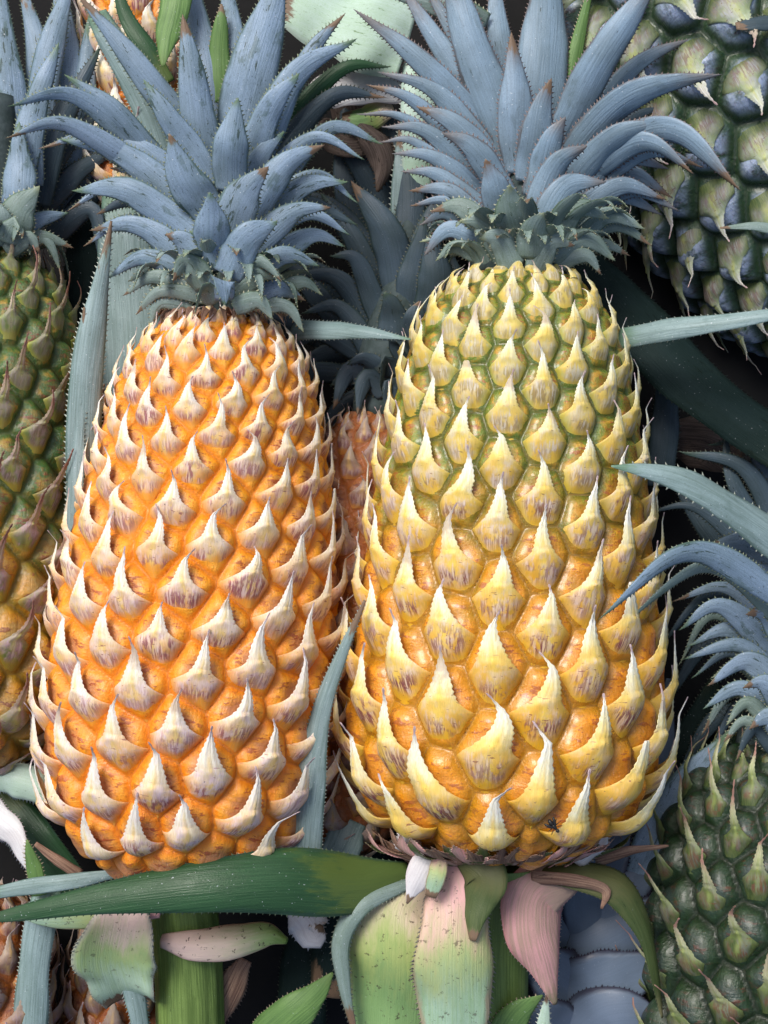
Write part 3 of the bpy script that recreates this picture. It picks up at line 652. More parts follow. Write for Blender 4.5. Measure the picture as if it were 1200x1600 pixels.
leaf('basal_leaf', 'blade', [(205, 1520, -30, 20), (214, 1570, -25, 17), (222, 1640, -30, 12)], pa, face=(0.4, 0, 1), teeth=6)
leaf('basal_leaf', 'pink', [(250, 1425, 5, 10), (170, 1428, 20, 20), (80, 1436, 5, 14), (20, 1428, 0, 3)], pa, face=(0, 0.2, 1), teeth=0)
leaf('basal_leaf', 'whitish', [(270, 1405, 0, 8), (215, 1425, 10, 28), (170, 1420, 0, 22), (150, 1440, -10, 5)], pa, face=(0, -0.3, 1), teeth=6)
leaf('basal_leaf', 'dry', [(385, 1500, -100, 12), (360, 1545, -90, 26), (335, 1610, -90, 14)], pa, face=(0.3, 0, 1), teeth=7)
leaf('basal_leaf', 'dry', [(125, 1368, -20, 10), (90, 1345, -10, 8), (55, 1318, -5, 4)], pa, face=(0.3, 0, 1), teeth=0, thick=6)

# ------------------------------------------------------------------ right main pineapple (yellow with green shoulder)
pb = tag(empty('pineapple', W(775, 1345, 0)), 'large yellow pineapple with green shoulders and pink and green leaves at its base', 'pineapple', GRP)
profB = [(0, 60), (0.015, 120), (0.045, 172), (0.09, 212), (0.15, 238), (0.22, 246), (0.30, 243), (0.42, 233), (0.55, 220), (0.66, 207), (0.76, 190), (0.85, 172), (0.91, 152), (0.955, 126), (0.985, 98), (1, 60)]
profB = [(a, b*0.955) for a, b in profB]
fb_, rb = make_fruit(pb, (779, 1330, 0), (810, 428, 0), profB, 34.286, 4.95, 'rind_yellow', 'bract_yellow', nang=480, nlen=340, n17=21, roll=8, spine=0.72, H=21, p=0.6, lean=0.0, minr=0.8, grad=0.6)
cb_ = crown_core(pb, [(812, 440, 0, 78), (815, 380, -5, 62), (822, 300, -20, 42), (828, 220, -30, 10)])
B_LEAVES = [
 (770,300, 640,190, 556,178, 28,-10,-10), (765,330, 655,225, 590,222, 26,-5,-5), (770,370, 700,316, 640,322, 26,10,10), (772,400, 715,368, 655,378, 26,30,0), (905,310, 1010,240, 1100,262, 28,-10,20), (900,345, 985,300, 1062,330, 28,-15,-20), (890,380, 960,352, 1020,385, 28,0,-20), (800,240, 720,70, 655,-40, 40,-35,-30), (885,240, 985,110, 1080,60, 40,-30,10),
 (800,245, 668,105, 552,14, 46,-10,0), (795,250, 700,90, 622,-30, 52,-15,-10), (805,255, 745,90, 690,-80, 78,0,10), (838,230, 850,60, 860,-110, 92,-40,-60),
 (872,225, 944,88, 1035,-50, 66,0,90), (812,270, 805,150, 799,50, 62,20,50), (828,285, 842,190, 862,122, 62,40,80), (838,310, 862,225, 884,182, 58,55,95),
 (885,255, 985,150, 1128,116, 56,0,120), (890,290, 965,212, 1052,193, 48,10,70), (900,270, 1040,206, 1158,298, 56,0,120), (900,290, 1000,222, 1084,272, 44,0,80),
 (840,335, 872,255, 918,228, 52,70,95), (890,325, 965,248, 1046,264, 40,5,-5), (885,350, 970,292, 1042,312, 40,5,-10), (900,330, 980,270, 1052,310, 36,-20,-40),
 (848,360, 888,290, 948,284, 50,80,80), (858,392, 905,328, 952,342, 46,75,55), (885,385, 950,338, 1008,358, 40,20,-5), (862,405, 918,372, 962,408, 40,70,40),
 (765,270, 650,162, 572,132, 36,-20,-15), (780,260, 680,145, 590,112, 40,-5,0), (762,295, 670,206, 596,198, 36,0,5), (765,320, 680,246, 612,240, 36,5,5),
 (770,345, 690,276, 626,268, 36,15,5), (770,360, 700,300, 638,298, 36,20,5), (785,285, 715,195, 650,166, 46,15,25), (795,315, 738,232, 690,207, 50,40,60),
 (795,355, 772,290, 758,248, 58,65,105), (812,385, 800,325, 796,288, 66,85,140), (832,405, 838,355, 850,332, 60,95,135), (780,385, 722,325, 672,330, 42,45,25),
 (775,395, 705,358, 662,400, 38,40,10), (795,408, 755,350, 716,346, 46,75,75), (805,420, 778,375, 748,372, 48,90,105), (835,425, 862,378, 898,384, 44,90,90),
 (775,410, 712,385, 680,408, 32,40,10), (860,420, 915,398, 940,430, 30,60,40), (880,300, 980,190, 1050,165, 30,-40,-40,'dark'), (760,300, 690,220, 640,205, 30,-40,-40,'dark'),
 (800,215, 780,60, 772,-60, 50,-70,-90), (880,230, 900,80, 930,-40, 30,-60,-60,'lime'), (885,360, 965,310, 1035,336, 34,-15,-40),
 (870,410, 935,380, 985,400, 28,10,-20),(765,380, 700,335, 655,352, 30,0,-20),
]
crown_leaves(cb_, B_LEAVES, 'blue_soft', low=(388, 'teal'))
ring_leaves(cb_, 814, 424, 0, 74, 28, 54, 28, (-0.02, 1), 'teal', curl=0.5, ph=0.2)
ring_leaves(cb_, 814, 404, 0, 72, 20, 80, 42, (-0.02, 1), 'teal', curl=0.25, ph=1.1)

# leaves that grow from the base of the right fruit
leaf('basal_leaf', 'green', [(640, 1362, 45, 16), (560, 1378, 90, 42), (440, 1374, 150, 48), (300, 1388, 175, 38), (150, 1408, 150, 24), (0, 1433, 110, 8), (-20, 1437, 70, 2)], pb, label='long dark green leaf lying across below the orange fruit', face=(0, 0.25, 1), chan=0.3, teeth=10, tooth=3)
leaf('basal_leaf', 'cream', [(655, 1372, 50, 24), (620, 1420, 75, 62), (612, 1500, 80, 76), (612, 1590, 60, 72), (615, 1680, 40, 60)], pb, face=(-0.25, 0, 1), chan=0.25, teeth=7, tooth=5, wavy=0.10)
leaf('basal_leaf', 'pink', [(700, 1340, 70, 20), (712, 1400, 95, 48), (714, 1480, 108, 56), (712, 1560, 100, 58), (708, 1650, 90, 40)], pb, face=(0.1, 0, 1), chan=0.22, teeth=7, tooth=5, wavy=0.12)
leaf('basal_leaf', 'teal', [(640, 1378, 60, 10), (565, 1410, 95, 16), (530, 1470, 100, 16), (535, 1540, 90, 13), (552, 1610, 70, 5)], pb, face=(-0.8, 0, 0.7), chan=0.5, teeth=8)
leaf('basal_leaf', 'rose', [(900, 1375, 30, 20), (845, 1400, 55, 56), (838, 1450, 55, 50), (855, 1510, 45, 26), (868, 1570, 30, 4)], pb, face=(0.25, 0.1, 1), chan=0.35, teeth=7, tooth=2.5)
leaf('basal_leaf', 'olive', [(820, 1362, 30, 12), (900, 1362, 50, 26), (975, 1385, 55, 34), (1012, 1450, 40, 22), (1028, 1530, 20, 12), (1036, 1590, 0, 3)], pb, face=(0.3, 0.6, 0.7), chan=0.4, teeth=8, tooth=3)
leaf('basal_leaf', 'whitish', [(680, 1330, 95, 6), (664, 1352, 110, 24), (652, 1380, 112, 17), (636, 1412, 110, 1.5)], pb, face=(-0.2, -0.1, 1), teeth=0)
leaf('basal_leaf', 'pink', [(690, 1330, 105, 10), (682, 1365, 122, 15), (672, 1402, 120, 9)], pb, face=(-0.2, -0.1, 1), teeth=0, thick=10)
leaf('basal_leaf', 'whitish', [(640, 1335, 80, 26), (650, 1300, 100, 22), (655, 1265, 118, 4)], pb, face=(0, 0, 1), teeth=6)
leaf('basal_leaf', 'whitish', [(775, 1325, 110, 64), (780, 1290, 150, 50), (786, 1262, 172, 22), (788, 1238, 180, 3)], pb, face=(0, -0.3, 1), teeth=6)
leaf('basal_leaf', 'whitish', [(880, 1330, 60, 30), (915, 1300, 100, 34), (932, 1260, 120, 16), (940, 1210, 126, 3)], pb, face=(0.3, -0.3, 1), teeth=6)
leaf('basal_leaf', 'whitish', [(900, 1350, 45, 18), (930, 1325, 60, 20), (948, 1296, 70, 4)], pb, face=(0.3, -0.3, 1), teeth=6)
leaf('basal_leaf', 'dry', [(830, 1372, 50, 12), (900, 1378, 70, 12), (945, 1392, 70, 8), (940, 1420, 66, 2)], pb, face=(0.3, -0.3, 1), teeth=0)
leaf('basal_leaf', 'olive', [(720, 1340, 85, 14), (752, 1370, 105, 36), (745, 1410, 108, 28), (738, 1470, 110, 5)], pb, face=(0.3, -0.3, 1), teeth=0)
leaf('basal_leaf', 'dry', [(930, 1345, -10, 14), (985, 1330, 0, 9), (1045, 1322, 0, 2)], pb, face=(0.1, -0.3, 1), teeth=0)
for i in range(40):   # torn brown rim where the leaves join the fruit
    q = (i/39-0.5)*2.9; x0 = 775+math.sin(q)*120; z0 = math.cos(q)*120
    r1 = 165+rng.uniform(-10, 30)
    leaf('withered_bract', ['dry', 'dry', 'olive', 'rose'][i % 4], [(x0, 1352, z0*0.8), (775+math.sin(q)*r1, 1345-18*abs(math.sin(q)), math.cos(q)*r1*0.9),
         (775+math.sin(q)*(r1+20)+rng.uniform(-14, 14), 1330-30*abs(math.sin(q))+rng.uniform(-10, 18), math.cos(q)*(r1+22)*0.92)], pb, face=(math.sin(q), -0.8, math.cos(q)+.01), w=34+rng.uniform(-8, 12), teeth=5, thick=2, tooth=3, wavy=0.25)
P, _ = spline([list(W(775, 1345, -20))+[80], list(W(770, 1450, -60))+[60], list(W(770, 1680, -90))+[56]], 24)
V, F = [], []
for i in range(24):
    for j in range(40):
        q = 2*math.pi*j/40; V.append(P[i, :3]+np.array([math.cos(q), 0, math.sin(q)])*P[i, 3])
for i in range(23):
    for j in range(40):
        j2 = (j+1) % 40; F.append((i*40+j, i*40+j2, (i+1)*40+j2, (i+1)*40+j))
mk('stem', V, F, M['stem'], pb, dict(lu=np.zeros(len(V)), lv=np.full(len(V), 0.5), lp=np.array([[(i % 40)*8, (i//40)*12, 3.0] for i in range(len(V))])))

# ------------------------------------------------------------------ far left pineapple
pc = tag(empty('pineapple', W(-60, 1190, -110)), 'half green half yellow pineapple with brown dried spines, cut by the left edge', 'pineapple', GRP)
profC = [(0, 60), (0.04, 120), (0.12, 170), (0.25, 186), (0.5, 180), (0.7, 168), (0.85, 148), (0.94, 118), (1, 60)]
make_fruit(pc, (-70, 1200, -110), (-20, 395, -110), profC, -137.508, 4.9, 'rind_mix', 'bract_mix', nang=300, nlen=260, n17=17, roll=40, spine=0.74, spw=0.085, out=22, H=21, wing=0.33, pocket=0.1)
cc = crown_core(pc, [(-20, 410, -110, 60), (-10, 300, -110, 50), (0, 150, -100, 25)])
crown_leaves(cc, [
 (70,330, 120,180, 140,20, 60,-150,-140),(80,340, 160,200, 190,60, 50,-170,-160),(60,300, 100,120, 90,-60, 70,-150,-150),(80,360, 170,280, 235,250, 46,-180,-170,'dark'),(70,380, 140,330, 160,420, 40,-150,-150,'dark'),
 (40,330,60,120,30,-40,60,-130,-140), (20,300,5,100,-10,-80,70,-110,-110), (50,280,75,90,115,-50,60,-110,-120), (45,290,45,200,92,66,55,-70,-60),
 (60,320,90,200,158,70,50,-100,-100,'dark'), (45,330,110,220,200,150,34,-120,-140,'dark'), (60,330,120,270,190,230,40,-130,-150,'dark'),
 (20,330,25,300,30,190,60,-50,-40), (20,380,30,330,62,290,64,-40,-30,'teal'), (10,390,50,350,108,332,40,-40,-80), (10,400,60,370,116,388,30,-50,-80,'teal'),
 (0,385,-5,340,-10,310,60,-30,-20,'teal'), (10,380,20,352,20,378,40,-20,-20,'teal'), (10,395,45,372,62,395,34,-30,-40,'teal'), (20,395,70,372,95,425,22,-50,-80,'teal'), (0,360,40,260,70,180,50,-70,-70)], 'blue')
ring_leaves(cc, -20, 405, -110, 60, 24, 60, 34, (0.05, 1), 'teal', curl=0.9)

# ------------------------------------------------------------------ upper right pineapple, crown end pointing down
pd = tag(empty('pineapple', W(985, -70, -150)), 'dark green pineapple lying upside down with big pale spiny bracts, upper right corner', 'pineapple', GRP)
profD = [(0, 80), (0.04, 160), (0.12, 225), (0.25, 262), (0.45, 268), (0.65, 250), (0.82, 215), (0.93, 165), (1, 80)]
make_fruit(pd, (985, -140, -235), (1365, 520, -250), profD, 137.508, 4.9, 'rind_green', 'bract_green', nang=320, nlen=240, n17=18, roll=50, spine=0.62, spw=0.15, out=20, lift=9, H=27, wing=0.42, pocket=-0.12)

# ------------------------------------------------------------------ lower right pineapple with its crown
pe = tag(empty('pineapple', W(1225, 1720, -90)), 'very dark green unripe pineapple with thin pale spines, lower right corner', 'pineapple', GRP)
profE = [(0, 80), (0.1, 180), (0.3, 212), (0.55, 208), (0.75, 188), (0.88, 160), (0.95, 128), (1, 70)]
make_fruit(pe, (1230, 1760, -90), (1215, 1165, -90), profE, 137.508, 5.0, 'rind_dark', 'bract_dark', nang=300, nlen=240, n17=17, roll=75, spine=0.74, spw=0.11, out=26, lift=9, H=24, wing=0.30, pocket=0.0)
ce = crown_core(pe, [(1215, 1180, -90, 70), (1225, 1080, -90, 60), (1240, 900, -80, 30)])
crown_leaves(ce, [
 (1240,800, 1150,640, 1060,600, 44,-190,-200,'dark'), (1240,1000, 1100,820, 1030,700, 44,-200,-210,'dark'), (1240,1060, 1120,1000, 1040,1100, 40,-190,-200,'dark'), (1240,1150, 1130,1120, 1050,1230, 40,-180,-190,'dark'),
 (1230,1000, 1140,920, 1050,940, 30,-60,-40), (1230,1020, 1120,930, 1030,1010, 30,-80,-70,'dark'), (1235,1050, 1120,960, 1060,1040, 26,-60,-60,'teal'), (1230,1100, 1150,1020, 1080,1060, 28,-40,-40), (1225,1140, 1150,1080, 1095,1150, 26,-40,-50,'teal'), (1230,1160, 1160,1100, 1110,1180, 26,-60,-70,'dark'),
 (1230,940, 1085,862, 935,968, 42,120,235), (1235,985, 1110,885, 962,985, 30,60,185,'teal'), (1240,930, 1180,850, 1100,856, 66,20,60), (1250,960, 1190,900, 1145,902, 60,40,80),
 (1230,1040, 1130,950, 1060,985, 44,0,10), (1230,1060, 1150,985, 1075,1010, 40,-20,-20), (1230,1080, 1160,1010, 1068,1030, 34,0,0), (1230,1090, 1170,1035, 1105,1072, 44,10,10),
 (1225,1110, 1160,1040, 1110,1060, 30,-20,-30,'teal'), (1220,1130, 1160,1075, 1098,1108, 36,10,0), (1215,1150, 1170,1100, 1134,1134, 30,20,10,'teal'), (1210,1170, 1165,1128, 1130,1160, 26,30,20,'teal'),
 (1250,1020, 1200,960, 1165,960, 60,50,80), (1215,1180, 1180,1140, 1150,1190, 26,30,30,'dark'), (1240,1120, 1200,1070, 1160,1075, 50,50,60),(1235,1160, 1205,1120, 1170,1140, 46,50,50),
 (1240,900, 1170,740, 1060,705, 40,-100,-90,'dark'), (1240,880, 1150,760, 1130,660, 34,-110,-100,'dark'), (1240,930, 1100,800, 1010,800, 34,-110,-110,'dark'), (1240,860, 1180,700, 1105,695, 40,-120,-120,'dark'),
 (1240,980, 1120,880, 1010,880, 30,-110,-110,'dark'), (1240,820, 1190,720, 1200,640, 40,-100,-90,'dark')], 'blue', side_tilt=1.0, up=-0.1)

# ------------------------------------------------------------------ dark pineapple between and beneath the two large ones
pf = tag(empty('pineapple', W(540, 1320, -190)), 'shaded orange pineapple with dark blue crown, wedged beneath and between the two ripe ones', 'pineapple', GRP)
profF = [(0, 50), (0.05, 90), (0.15, 118), (0.4, 128), (0.7, 118), (0.88, 96), (0.95, 78), (1, 45)]
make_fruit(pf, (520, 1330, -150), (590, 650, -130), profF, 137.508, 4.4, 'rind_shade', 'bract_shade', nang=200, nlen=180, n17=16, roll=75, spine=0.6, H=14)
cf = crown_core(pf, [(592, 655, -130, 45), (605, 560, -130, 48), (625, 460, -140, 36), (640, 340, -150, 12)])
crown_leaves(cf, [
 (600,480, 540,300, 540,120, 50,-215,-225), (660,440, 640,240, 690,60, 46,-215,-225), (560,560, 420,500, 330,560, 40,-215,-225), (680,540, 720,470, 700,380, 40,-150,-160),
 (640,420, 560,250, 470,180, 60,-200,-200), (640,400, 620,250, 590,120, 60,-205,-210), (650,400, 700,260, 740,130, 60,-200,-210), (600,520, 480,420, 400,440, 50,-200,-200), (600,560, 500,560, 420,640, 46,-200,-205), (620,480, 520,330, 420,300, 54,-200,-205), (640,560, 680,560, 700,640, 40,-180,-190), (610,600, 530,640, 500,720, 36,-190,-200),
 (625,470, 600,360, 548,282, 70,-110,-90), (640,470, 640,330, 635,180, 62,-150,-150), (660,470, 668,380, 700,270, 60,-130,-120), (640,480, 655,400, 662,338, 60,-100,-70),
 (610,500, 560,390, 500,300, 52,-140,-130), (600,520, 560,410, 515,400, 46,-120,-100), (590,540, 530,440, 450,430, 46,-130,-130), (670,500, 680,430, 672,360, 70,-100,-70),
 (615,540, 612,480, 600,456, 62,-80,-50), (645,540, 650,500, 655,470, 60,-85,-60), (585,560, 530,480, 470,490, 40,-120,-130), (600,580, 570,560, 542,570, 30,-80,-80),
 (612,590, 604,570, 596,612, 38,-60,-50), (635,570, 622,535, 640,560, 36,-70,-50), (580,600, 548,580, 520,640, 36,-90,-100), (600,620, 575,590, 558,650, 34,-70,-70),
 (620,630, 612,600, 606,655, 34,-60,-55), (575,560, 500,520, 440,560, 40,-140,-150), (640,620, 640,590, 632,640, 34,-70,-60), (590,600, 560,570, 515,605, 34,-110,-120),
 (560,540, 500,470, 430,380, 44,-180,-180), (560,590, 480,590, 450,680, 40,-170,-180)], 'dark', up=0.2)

# ------------------------------------------------------------------ a bare crown lying at the bottom, seen from behind its leaves
pg = empty('pineapple', W(870, 1440, -120)); tag(pg, 'pineapple of which only the smooth slate blue crown shows, below the yellow fruit', 'pineapple', GRP)
cg = crown_core(pg, [(845, 1330, -175, 40), (870, 1460, -185, 60), (900, 1640, -195, 20)])
for i, r in enumerate([
 (880,1340, 935,1350, 985,1285, 110,-165,-120), (880,1430, 955,1400, 1030,1320, 130,-150,-105), (870,1500, 960,1462, 1060,1400, 120,-135,-92),
 (868,1560, 955,1535, 1060,1500, 125,-120,-80), (880,1640, 950,1590, 1040,1590, 120,-108,-72), (905,1500, 862,1440, 842,1350, 96,-140,-110),
 (915,1560, 865,1525, 805,1475, 110,-125,-100), (905,1640, 850,1600, 795,1560, 110,-112,-88), (915,1470, 915,1390, 935,1310, 80,-125,-98)]):
    leaf('crown_leaf', 'slate', [(r[0], r[1], r[7]), (r[2], r[3], (r[7]+r[8])/2+18), (r[4], r[5], r[8])], cg, face=(0, 0.15, 1), w=r[6], chan=0.05+0.1*(i % 3), teeth=5, tooth=3.5, twist=rng.uniform(-0.2, 0.2))

# ------------------------------------------------------------------ other fruit glimpsed in the heap
def glimpse(label, base, top, r, div, dz, rind, bract, roll=0, **kw):
    p_ = tag(empty('pineapple', W(*base)), label, 'pineapple', GRP)
    make_fruit(p_, base, top, [(0, r*0.3), (0.06, r*0.7), (0.2, r*0.95), (0.5, r), (0.8, r*0.88), (0.94, r*0.65), (1, r*0.35)], div, dz, rind, bract, nang=180, nlen=150, n17=16, roll=roll, H=15, rows=(7, 4, 9), ncol=9, **kw)
    return p_
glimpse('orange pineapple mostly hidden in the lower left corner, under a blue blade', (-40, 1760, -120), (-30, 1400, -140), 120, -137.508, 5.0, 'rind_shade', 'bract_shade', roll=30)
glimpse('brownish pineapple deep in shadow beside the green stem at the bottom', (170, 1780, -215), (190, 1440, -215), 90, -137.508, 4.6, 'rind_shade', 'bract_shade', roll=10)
glimpse('orange and pink pineapple peeping out behind the crown at the top left', (225, 330, -215), (215, -60, -215), 95, 137.508, 5.0, 'rind_orange', 'bract_orange', roll=50)

# ------------------------------------------------------------------ loose leaves, one thing each
LF = 'cut leaves lying in the heap'
def loose(label, mat, ctrl, **kw): return leaf('pineapple_leaf', mat, ctrl, None, label, 'leaf', LF, **kw)
loose('long upright blue-green blade standing between the left edge fruit and the orange fruit', 'blade', [(128, 850, 0, 30), (132, 700, 20, 30), (140, 560, 35, 26), (156, 450, 40, 15), (174, 345, 42, 2)], face=(0.25, 0, 1), chan=0.3, rolled=0.8, teeth=8)
loose('short narrow blue-green blade just left of the long upright one', 'blade', [(112, 840, 10, 14), (118, 700, 25, 14), (126, 580, 35, 8), (131, 480, 38, 2)], face=(-0.3, 0, 1), chan=0.4, teeth=8)
loose('blue-grey blade rising between the two ripe fruits at their feet', 'blade', [(468, 1345, 60, 31), (478, 1250, 95, 26), (500, 1120, 130, 17), (535, 1020, 150, 9), (570, 938, 160, 2)], face=(-0.3, 0.1, 1), chan=0.35, teeth=7, tooth=3)
loose('stub of a broad blue-grey leaf at the foot of the gap between the ripe fruits', 'blade', [(552, 1282, -40, 24), (530, 1330, -30, 30), (510, 1380, -30, 26)], face=(0, 0, 1), chan=0.2, teeth=8)
loose('teal blade pointing right between the orange fruit and the dark crown', 'blade', [(455, 512, -60, 20), (500, 512, -20, 18), (570, 518, 20, 11), (642, 530, 50, 1.5)], face=(0, 0.3, 1), chan=0.4, teeth=7, tooth=3)
loose('teal blade reaching left from the right edge, beneath the upside down fruit', 'blade', [(1240, 485, 120, 8), (1130, 500, 100, 15), (1040, 514, 60, 18), (965, 528, 10, 18)], face=(0, 0.3, 1), chan=0.35, teeth=10, tooth=3)
loose('grey-green blade from the right edge touching the yellow fruit halfway up', 'blade', [(1260, 870, 90, 40), (1180, 810, 130, 32), (1080, 755, 165, 22), (1010, 735, 180, 12), (955, 728, 185, 1.5)], face=(0.1, 0.5, 1), chan=0.35, teeth=17, tooth=5)
loose('thin grey leaf lying across the upside down fruit at the right edge', 'teal', [(1230, 362, 175, 10), (1180, 352, 178, 7), (1125, 356, 178, 1.5)], face=(0, 0.3, 1), teeth=0)
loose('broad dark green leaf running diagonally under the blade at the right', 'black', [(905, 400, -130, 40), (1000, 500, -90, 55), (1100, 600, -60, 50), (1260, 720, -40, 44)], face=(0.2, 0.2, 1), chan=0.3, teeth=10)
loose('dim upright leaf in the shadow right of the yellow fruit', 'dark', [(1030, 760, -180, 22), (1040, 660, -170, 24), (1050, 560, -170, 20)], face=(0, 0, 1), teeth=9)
loose('pale pinkish leaf base lost in the shadow right of the yellow fruit', 'dry_dark', [(1040, 680, -220, 30), (1100, 690, -210, 50), (1160, 720, -215, 30)], face=(0, 0, 1), teeth=0)
loose('broad grey-green leaf behind the shoulder of the orange fruit', 'blade', [(205, 640, -150, 50), (205, 520, -140, 54), (200, 420, -140, 50), (190, 300, -150, 34)], face=(0, 0, 1), chan=0.15, teeth=0)
loose('bright green leaf hanging point down behind the left crown', 'lime', [(278, -60, -40, 20), (272, 0, -20, 26), (262, 50, -10, 21), (254, 104, 0, 2)], face=(0, 0, 1), chan=0.3, teeth=8, tooth=3)
loose('small fresh green leaf tip poking up behind the left crown', 'lime', [(342, 160, -60, 16), (342, 90, -55, 19), (345, 40, -50, 12), (346, 6, -48, 1.5)], face=(0, 0, 1), teeth=8, tooth=3)
loose('narrow green leaf behind the left crown leaning to the left', 'green', [(262, 130, -70, 14), (225, 70, -65, 16), (195, 20, -65, 12), (180, -30, -65, 6)], face=(0, 0, 1), teeth=8, tooth=3)
loose('very pale mint leaf spread wide at the top between the crowns', 'mint', [(640, 60, -120, 70), (570, 30, -100, 80), (500, 10, -100, 66), (430, -20, -110, 50)], face=(0, 0.2, 1), chan=0.15, teeth=0, wavy=0.05)
loose('white leaf base under the pale mint leaf between the crowns', 'whitish', [(625, 120, -150, 40), (560, 125, -135, 42), (505, 140, -135, 30), (470, 165, -140, 6)], face=(0, 0.2, 1), chan=0.3, teeth=0)
loose('second whitish curled leaf base lower between the crowns', 'cream', [(610, 160, -165, 22), (570, 180, -150, 26), (535, 185, -150, 14)], face=(0, 0.2, 1), chan=0.5, teeth=0)
loose('pale green upright leaf just left of the right crown', 'mint', [(650, 300, -140, 24), (655, 220, -120, 32), (650, 150, -120, 26), (640, 80, -130, 8)], face=(0, 0, 1), chan=0.25, teeth=8)
loose('long grey-green leaf rising behind the dark middle crown', 'blade', [(640, 420, -150, 26), (632, 340, -140, 26), (630, 260, -140, 18), (632, 200, -140, 10)], face=(0, 0, 1), chan=0.2, teeth=8)
loose('withered brown leaf curling in the gap between the crowns', 'dry_dark', [(560, 190, -150, 16), (585, 220, -130, 24), (600, 260, -130, 20), (590, 300, -140, 3)], face=(0.2, 0, 1), chan=0.5, teeth=7)
loose('teal leaf arching over the top edge between the crowns', 'teal', [(760, 40, -60, 20), (710, 15, -40, 22), (660, 0, -40, 16), (600, -20, -50, 8)], face=(0, -0.3, 1), teeth=8)
loose('pale blue leaf with green patches at the left edge near the bottom', 'mint', [(-30, 1215, -60, 20), (10, 1215, -30, 28), (55, 1230, -30, 26), (95, 1265, -40, 12)], face=(0, 0.2, 1), chan=0.5, teeth=7)
loose('white pointed leaf tip hanging at the left edge below the green one', 'whitish', [(-20, 1270, -50, 28), (15, 1300, -30, 22), (35, 1340, -25, 10), (45, 1362, -25, 1.5)], face=(0, 0, 1), teeth=6)
loose('dark green leaf under the lower left flank of the orange fruit', 'green', [(-30, 1220, -140, 40), (30, 1290, -110, 40), (90, 1370, -100, 34), (140, 1440, -110, 20)], face=(0, 0, 1), teeth=8)
loose('small green leaf tip beside the white one at the left edge', 'lime', [(62, 1400, -20, 14), (50, 1350, -10, 12), (42, 1312, -8, 1.5)], face=(0, 0, 1), teeth=6)
loose('grey leaf lying along the upper edge of the long green leaf at the left', 'blade', [(200, 1362, 60, 5), (120, 1375, 85, 12), (50, 1385, 80, 12), (-20, 1398, 75, 9)], face=(0, 0.2, 1), teeth=0)
loose('blue-green blade standing upright in the lower left corner', 'blade', [(40, 1680, -40, 30), (48, 1560, -30, 29), (62, 1450, -30, 26), (75, 1380, -40, 22)], face=(0, 0, 1), chan=0.3, rolled=0.6, teeth=7, tooth=3)
loose('bright green pointed leaf at the bottom edge left of the pink leaves', 'lime', [(400, 1640, -60, 34), (450, 1590, -40, 32), (495, 1550, -30, 18), (520, 1520, -30, 2)], face=(0, 0.2, 1), teeth=7, tooth=3)
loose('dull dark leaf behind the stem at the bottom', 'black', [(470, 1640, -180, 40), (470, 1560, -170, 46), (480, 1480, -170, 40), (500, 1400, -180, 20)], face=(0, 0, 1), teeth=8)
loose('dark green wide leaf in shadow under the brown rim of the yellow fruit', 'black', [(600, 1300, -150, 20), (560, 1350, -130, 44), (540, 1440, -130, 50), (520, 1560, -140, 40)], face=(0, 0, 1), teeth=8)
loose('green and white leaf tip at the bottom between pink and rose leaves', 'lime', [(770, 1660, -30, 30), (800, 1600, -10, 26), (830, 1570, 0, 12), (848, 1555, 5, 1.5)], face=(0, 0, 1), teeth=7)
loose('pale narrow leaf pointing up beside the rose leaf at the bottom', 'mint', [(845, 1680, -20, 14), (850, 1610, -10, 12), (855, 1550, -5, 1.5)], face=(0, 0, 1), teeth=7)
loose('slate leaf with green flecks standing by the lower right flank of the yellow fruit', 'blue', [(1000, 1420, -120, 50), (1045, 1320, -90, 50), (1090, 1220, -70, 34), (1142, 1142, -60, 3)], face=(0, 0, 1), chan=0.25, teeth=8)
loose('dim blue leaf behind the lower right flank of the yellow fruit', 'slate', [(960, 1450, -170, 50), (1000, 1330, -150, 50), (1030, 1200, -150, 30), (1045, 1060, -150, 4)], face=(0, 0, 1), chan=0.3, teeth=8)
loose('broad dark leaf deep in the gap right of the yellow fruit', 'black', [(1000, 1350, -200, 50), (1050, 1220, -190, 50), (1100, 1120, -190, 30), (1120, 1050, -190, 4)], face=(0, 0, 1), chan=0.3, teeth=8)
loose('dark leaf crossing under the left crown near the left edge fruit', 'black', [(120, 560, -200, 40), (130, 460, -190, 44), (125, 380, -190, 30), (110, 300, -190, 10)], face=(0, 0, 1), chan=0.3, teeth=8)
loose('grey-green leaf deep behind the left crown at the top left', 'blade', [(195, 330, -190, 30), (190, 250, -180, 34), (180, 160, -180, 30), (160, 60, -180, 20)], face=(0, 0, 1), chan=0.3, teeth=8)
loose('dark narrow leaf at the top right corner', 'dark', [(1240, 30, 60, 14), (1190, 35, 70, 14), (1150, 40, 70, 6)], face=(0, 0.3, 1), teeth=8)

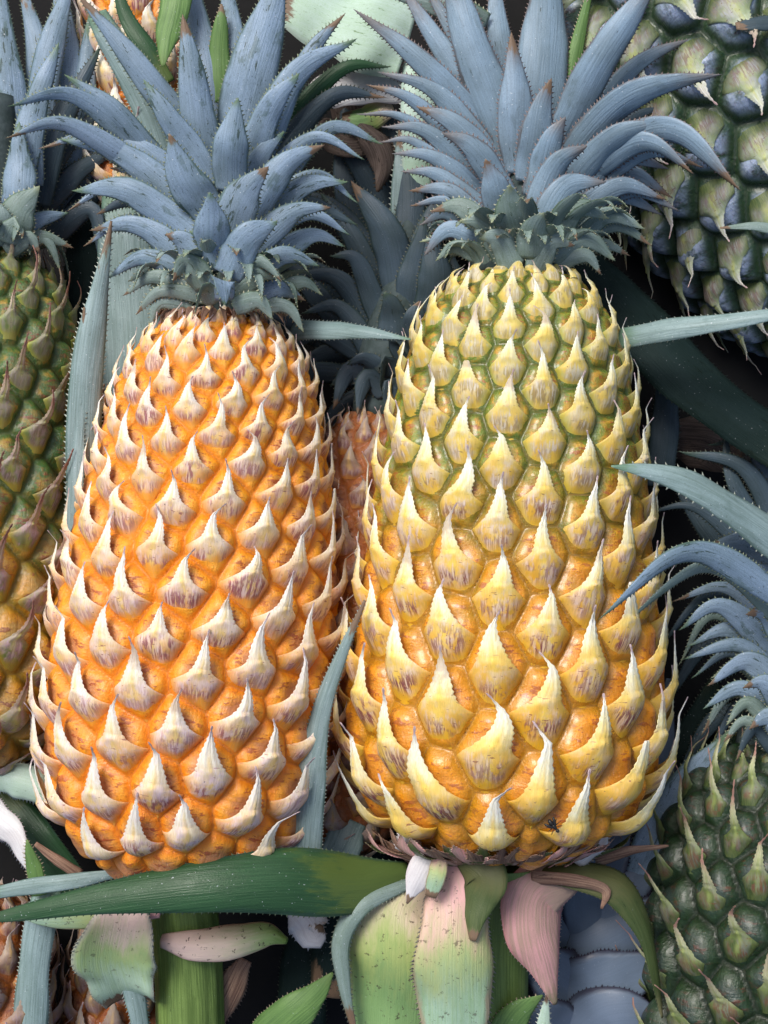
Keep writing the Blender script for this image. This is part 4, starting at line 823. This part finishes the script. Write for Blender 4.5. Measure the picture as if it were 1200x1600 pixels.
loose('crumpled dry brown leaf scrap in the gap under the pale mint leaf', 'dry_dark', [(500, 190, -190, 20), (540, 215, -170, 34), (580, 215, -175, 26), (620, 235, -190, 8)], face=(0, 0.2, 1), chan=0.5, teeth=7, wavy=0.3)
loose('dull brown leaf base in the gap left of the pale green upright leaf', 'dry_dark', [(540, 120, -215, 30), (560, 200, -215, 44), (570, 290, -215, 36), (560, 360, -220, 10)], face=(0, 0, 1), chan=0.3, teeth=0, wavy=0.2)
loose('grey-green leaf crossing behind the upper left crown and hiding the orange fruit there', 'blade', [(260, 260, -100, 20), (230, 170, -90, 26), (190, 90, -90, 26), (150, 20, -90, 18)], face=(0, 0, 1), chan=0.3, teeth=8)
# ------------------------------------------------------------------ a small fly on a bract of the yellow fruit
fx, fy, fz = 866, 1292, 238
c0 = W(fx, fy, fz)
def blob(c, r, ax):
    V, F = [], []; n, m = 8, 10; a = nrm(ax); b = nrm(np.cross(a, [0, 0, 1.0])); d = np.cross(a, b)
    for i in range(n+1):
        f = math.pi*i/n
        for j in range(m):
            q = 2*math.pi*j/m; V.append(c-a*math.cos(f)*r[0]+(b*math.cos(q)+d*math.sin(q))*math.sin(f)*r[1])
    for i in range(n):
        for j in range(m): F.append((i*m+j, i*m+(j+1) % m, (i+1)*m+(j+1) % m, (i+1)*m+j))
    return V, F, {}
fl = tag(empty('fly', c0), 'tiny black fly sitting near the base of the yellow fruit', 'fly')
axd = np.array([0.6, -0.7, 0.1])
V, F, _ = merge([blob(c0, (5, 3), axd), blob(c0+nrm(axd)*7, (3, 2.6), axd), blob(c0-nrm(axd)*7, (6, 3.4), axd)])
mk('body', V, F, M['fly'], fl)
for s_ in (-1, 1):
    b_ = nrm(np.cross(nrm(axd), [0, 0, 1.0]))*s_
    V, F, _ = blob(c0-nrm(axd)*6+b_*5+np.array([0, 0, 2.5]), (7, 2.2), nrm(axd)-b_*0.5)
    V = [v*np.array([1, 1, 1]) for v in V]; mk('wing', V, F, M['fly'], fl)
    for k in (-1, 0, 1):
        V, F, _ = blob(c0+nrm(axd)*k*4+b_*6-np.array([0, 0, 1.5]), (5, 0.6), b_+nrm(axd)*k*0.5)
        mk('leg', V, F, M['fly'], fl)
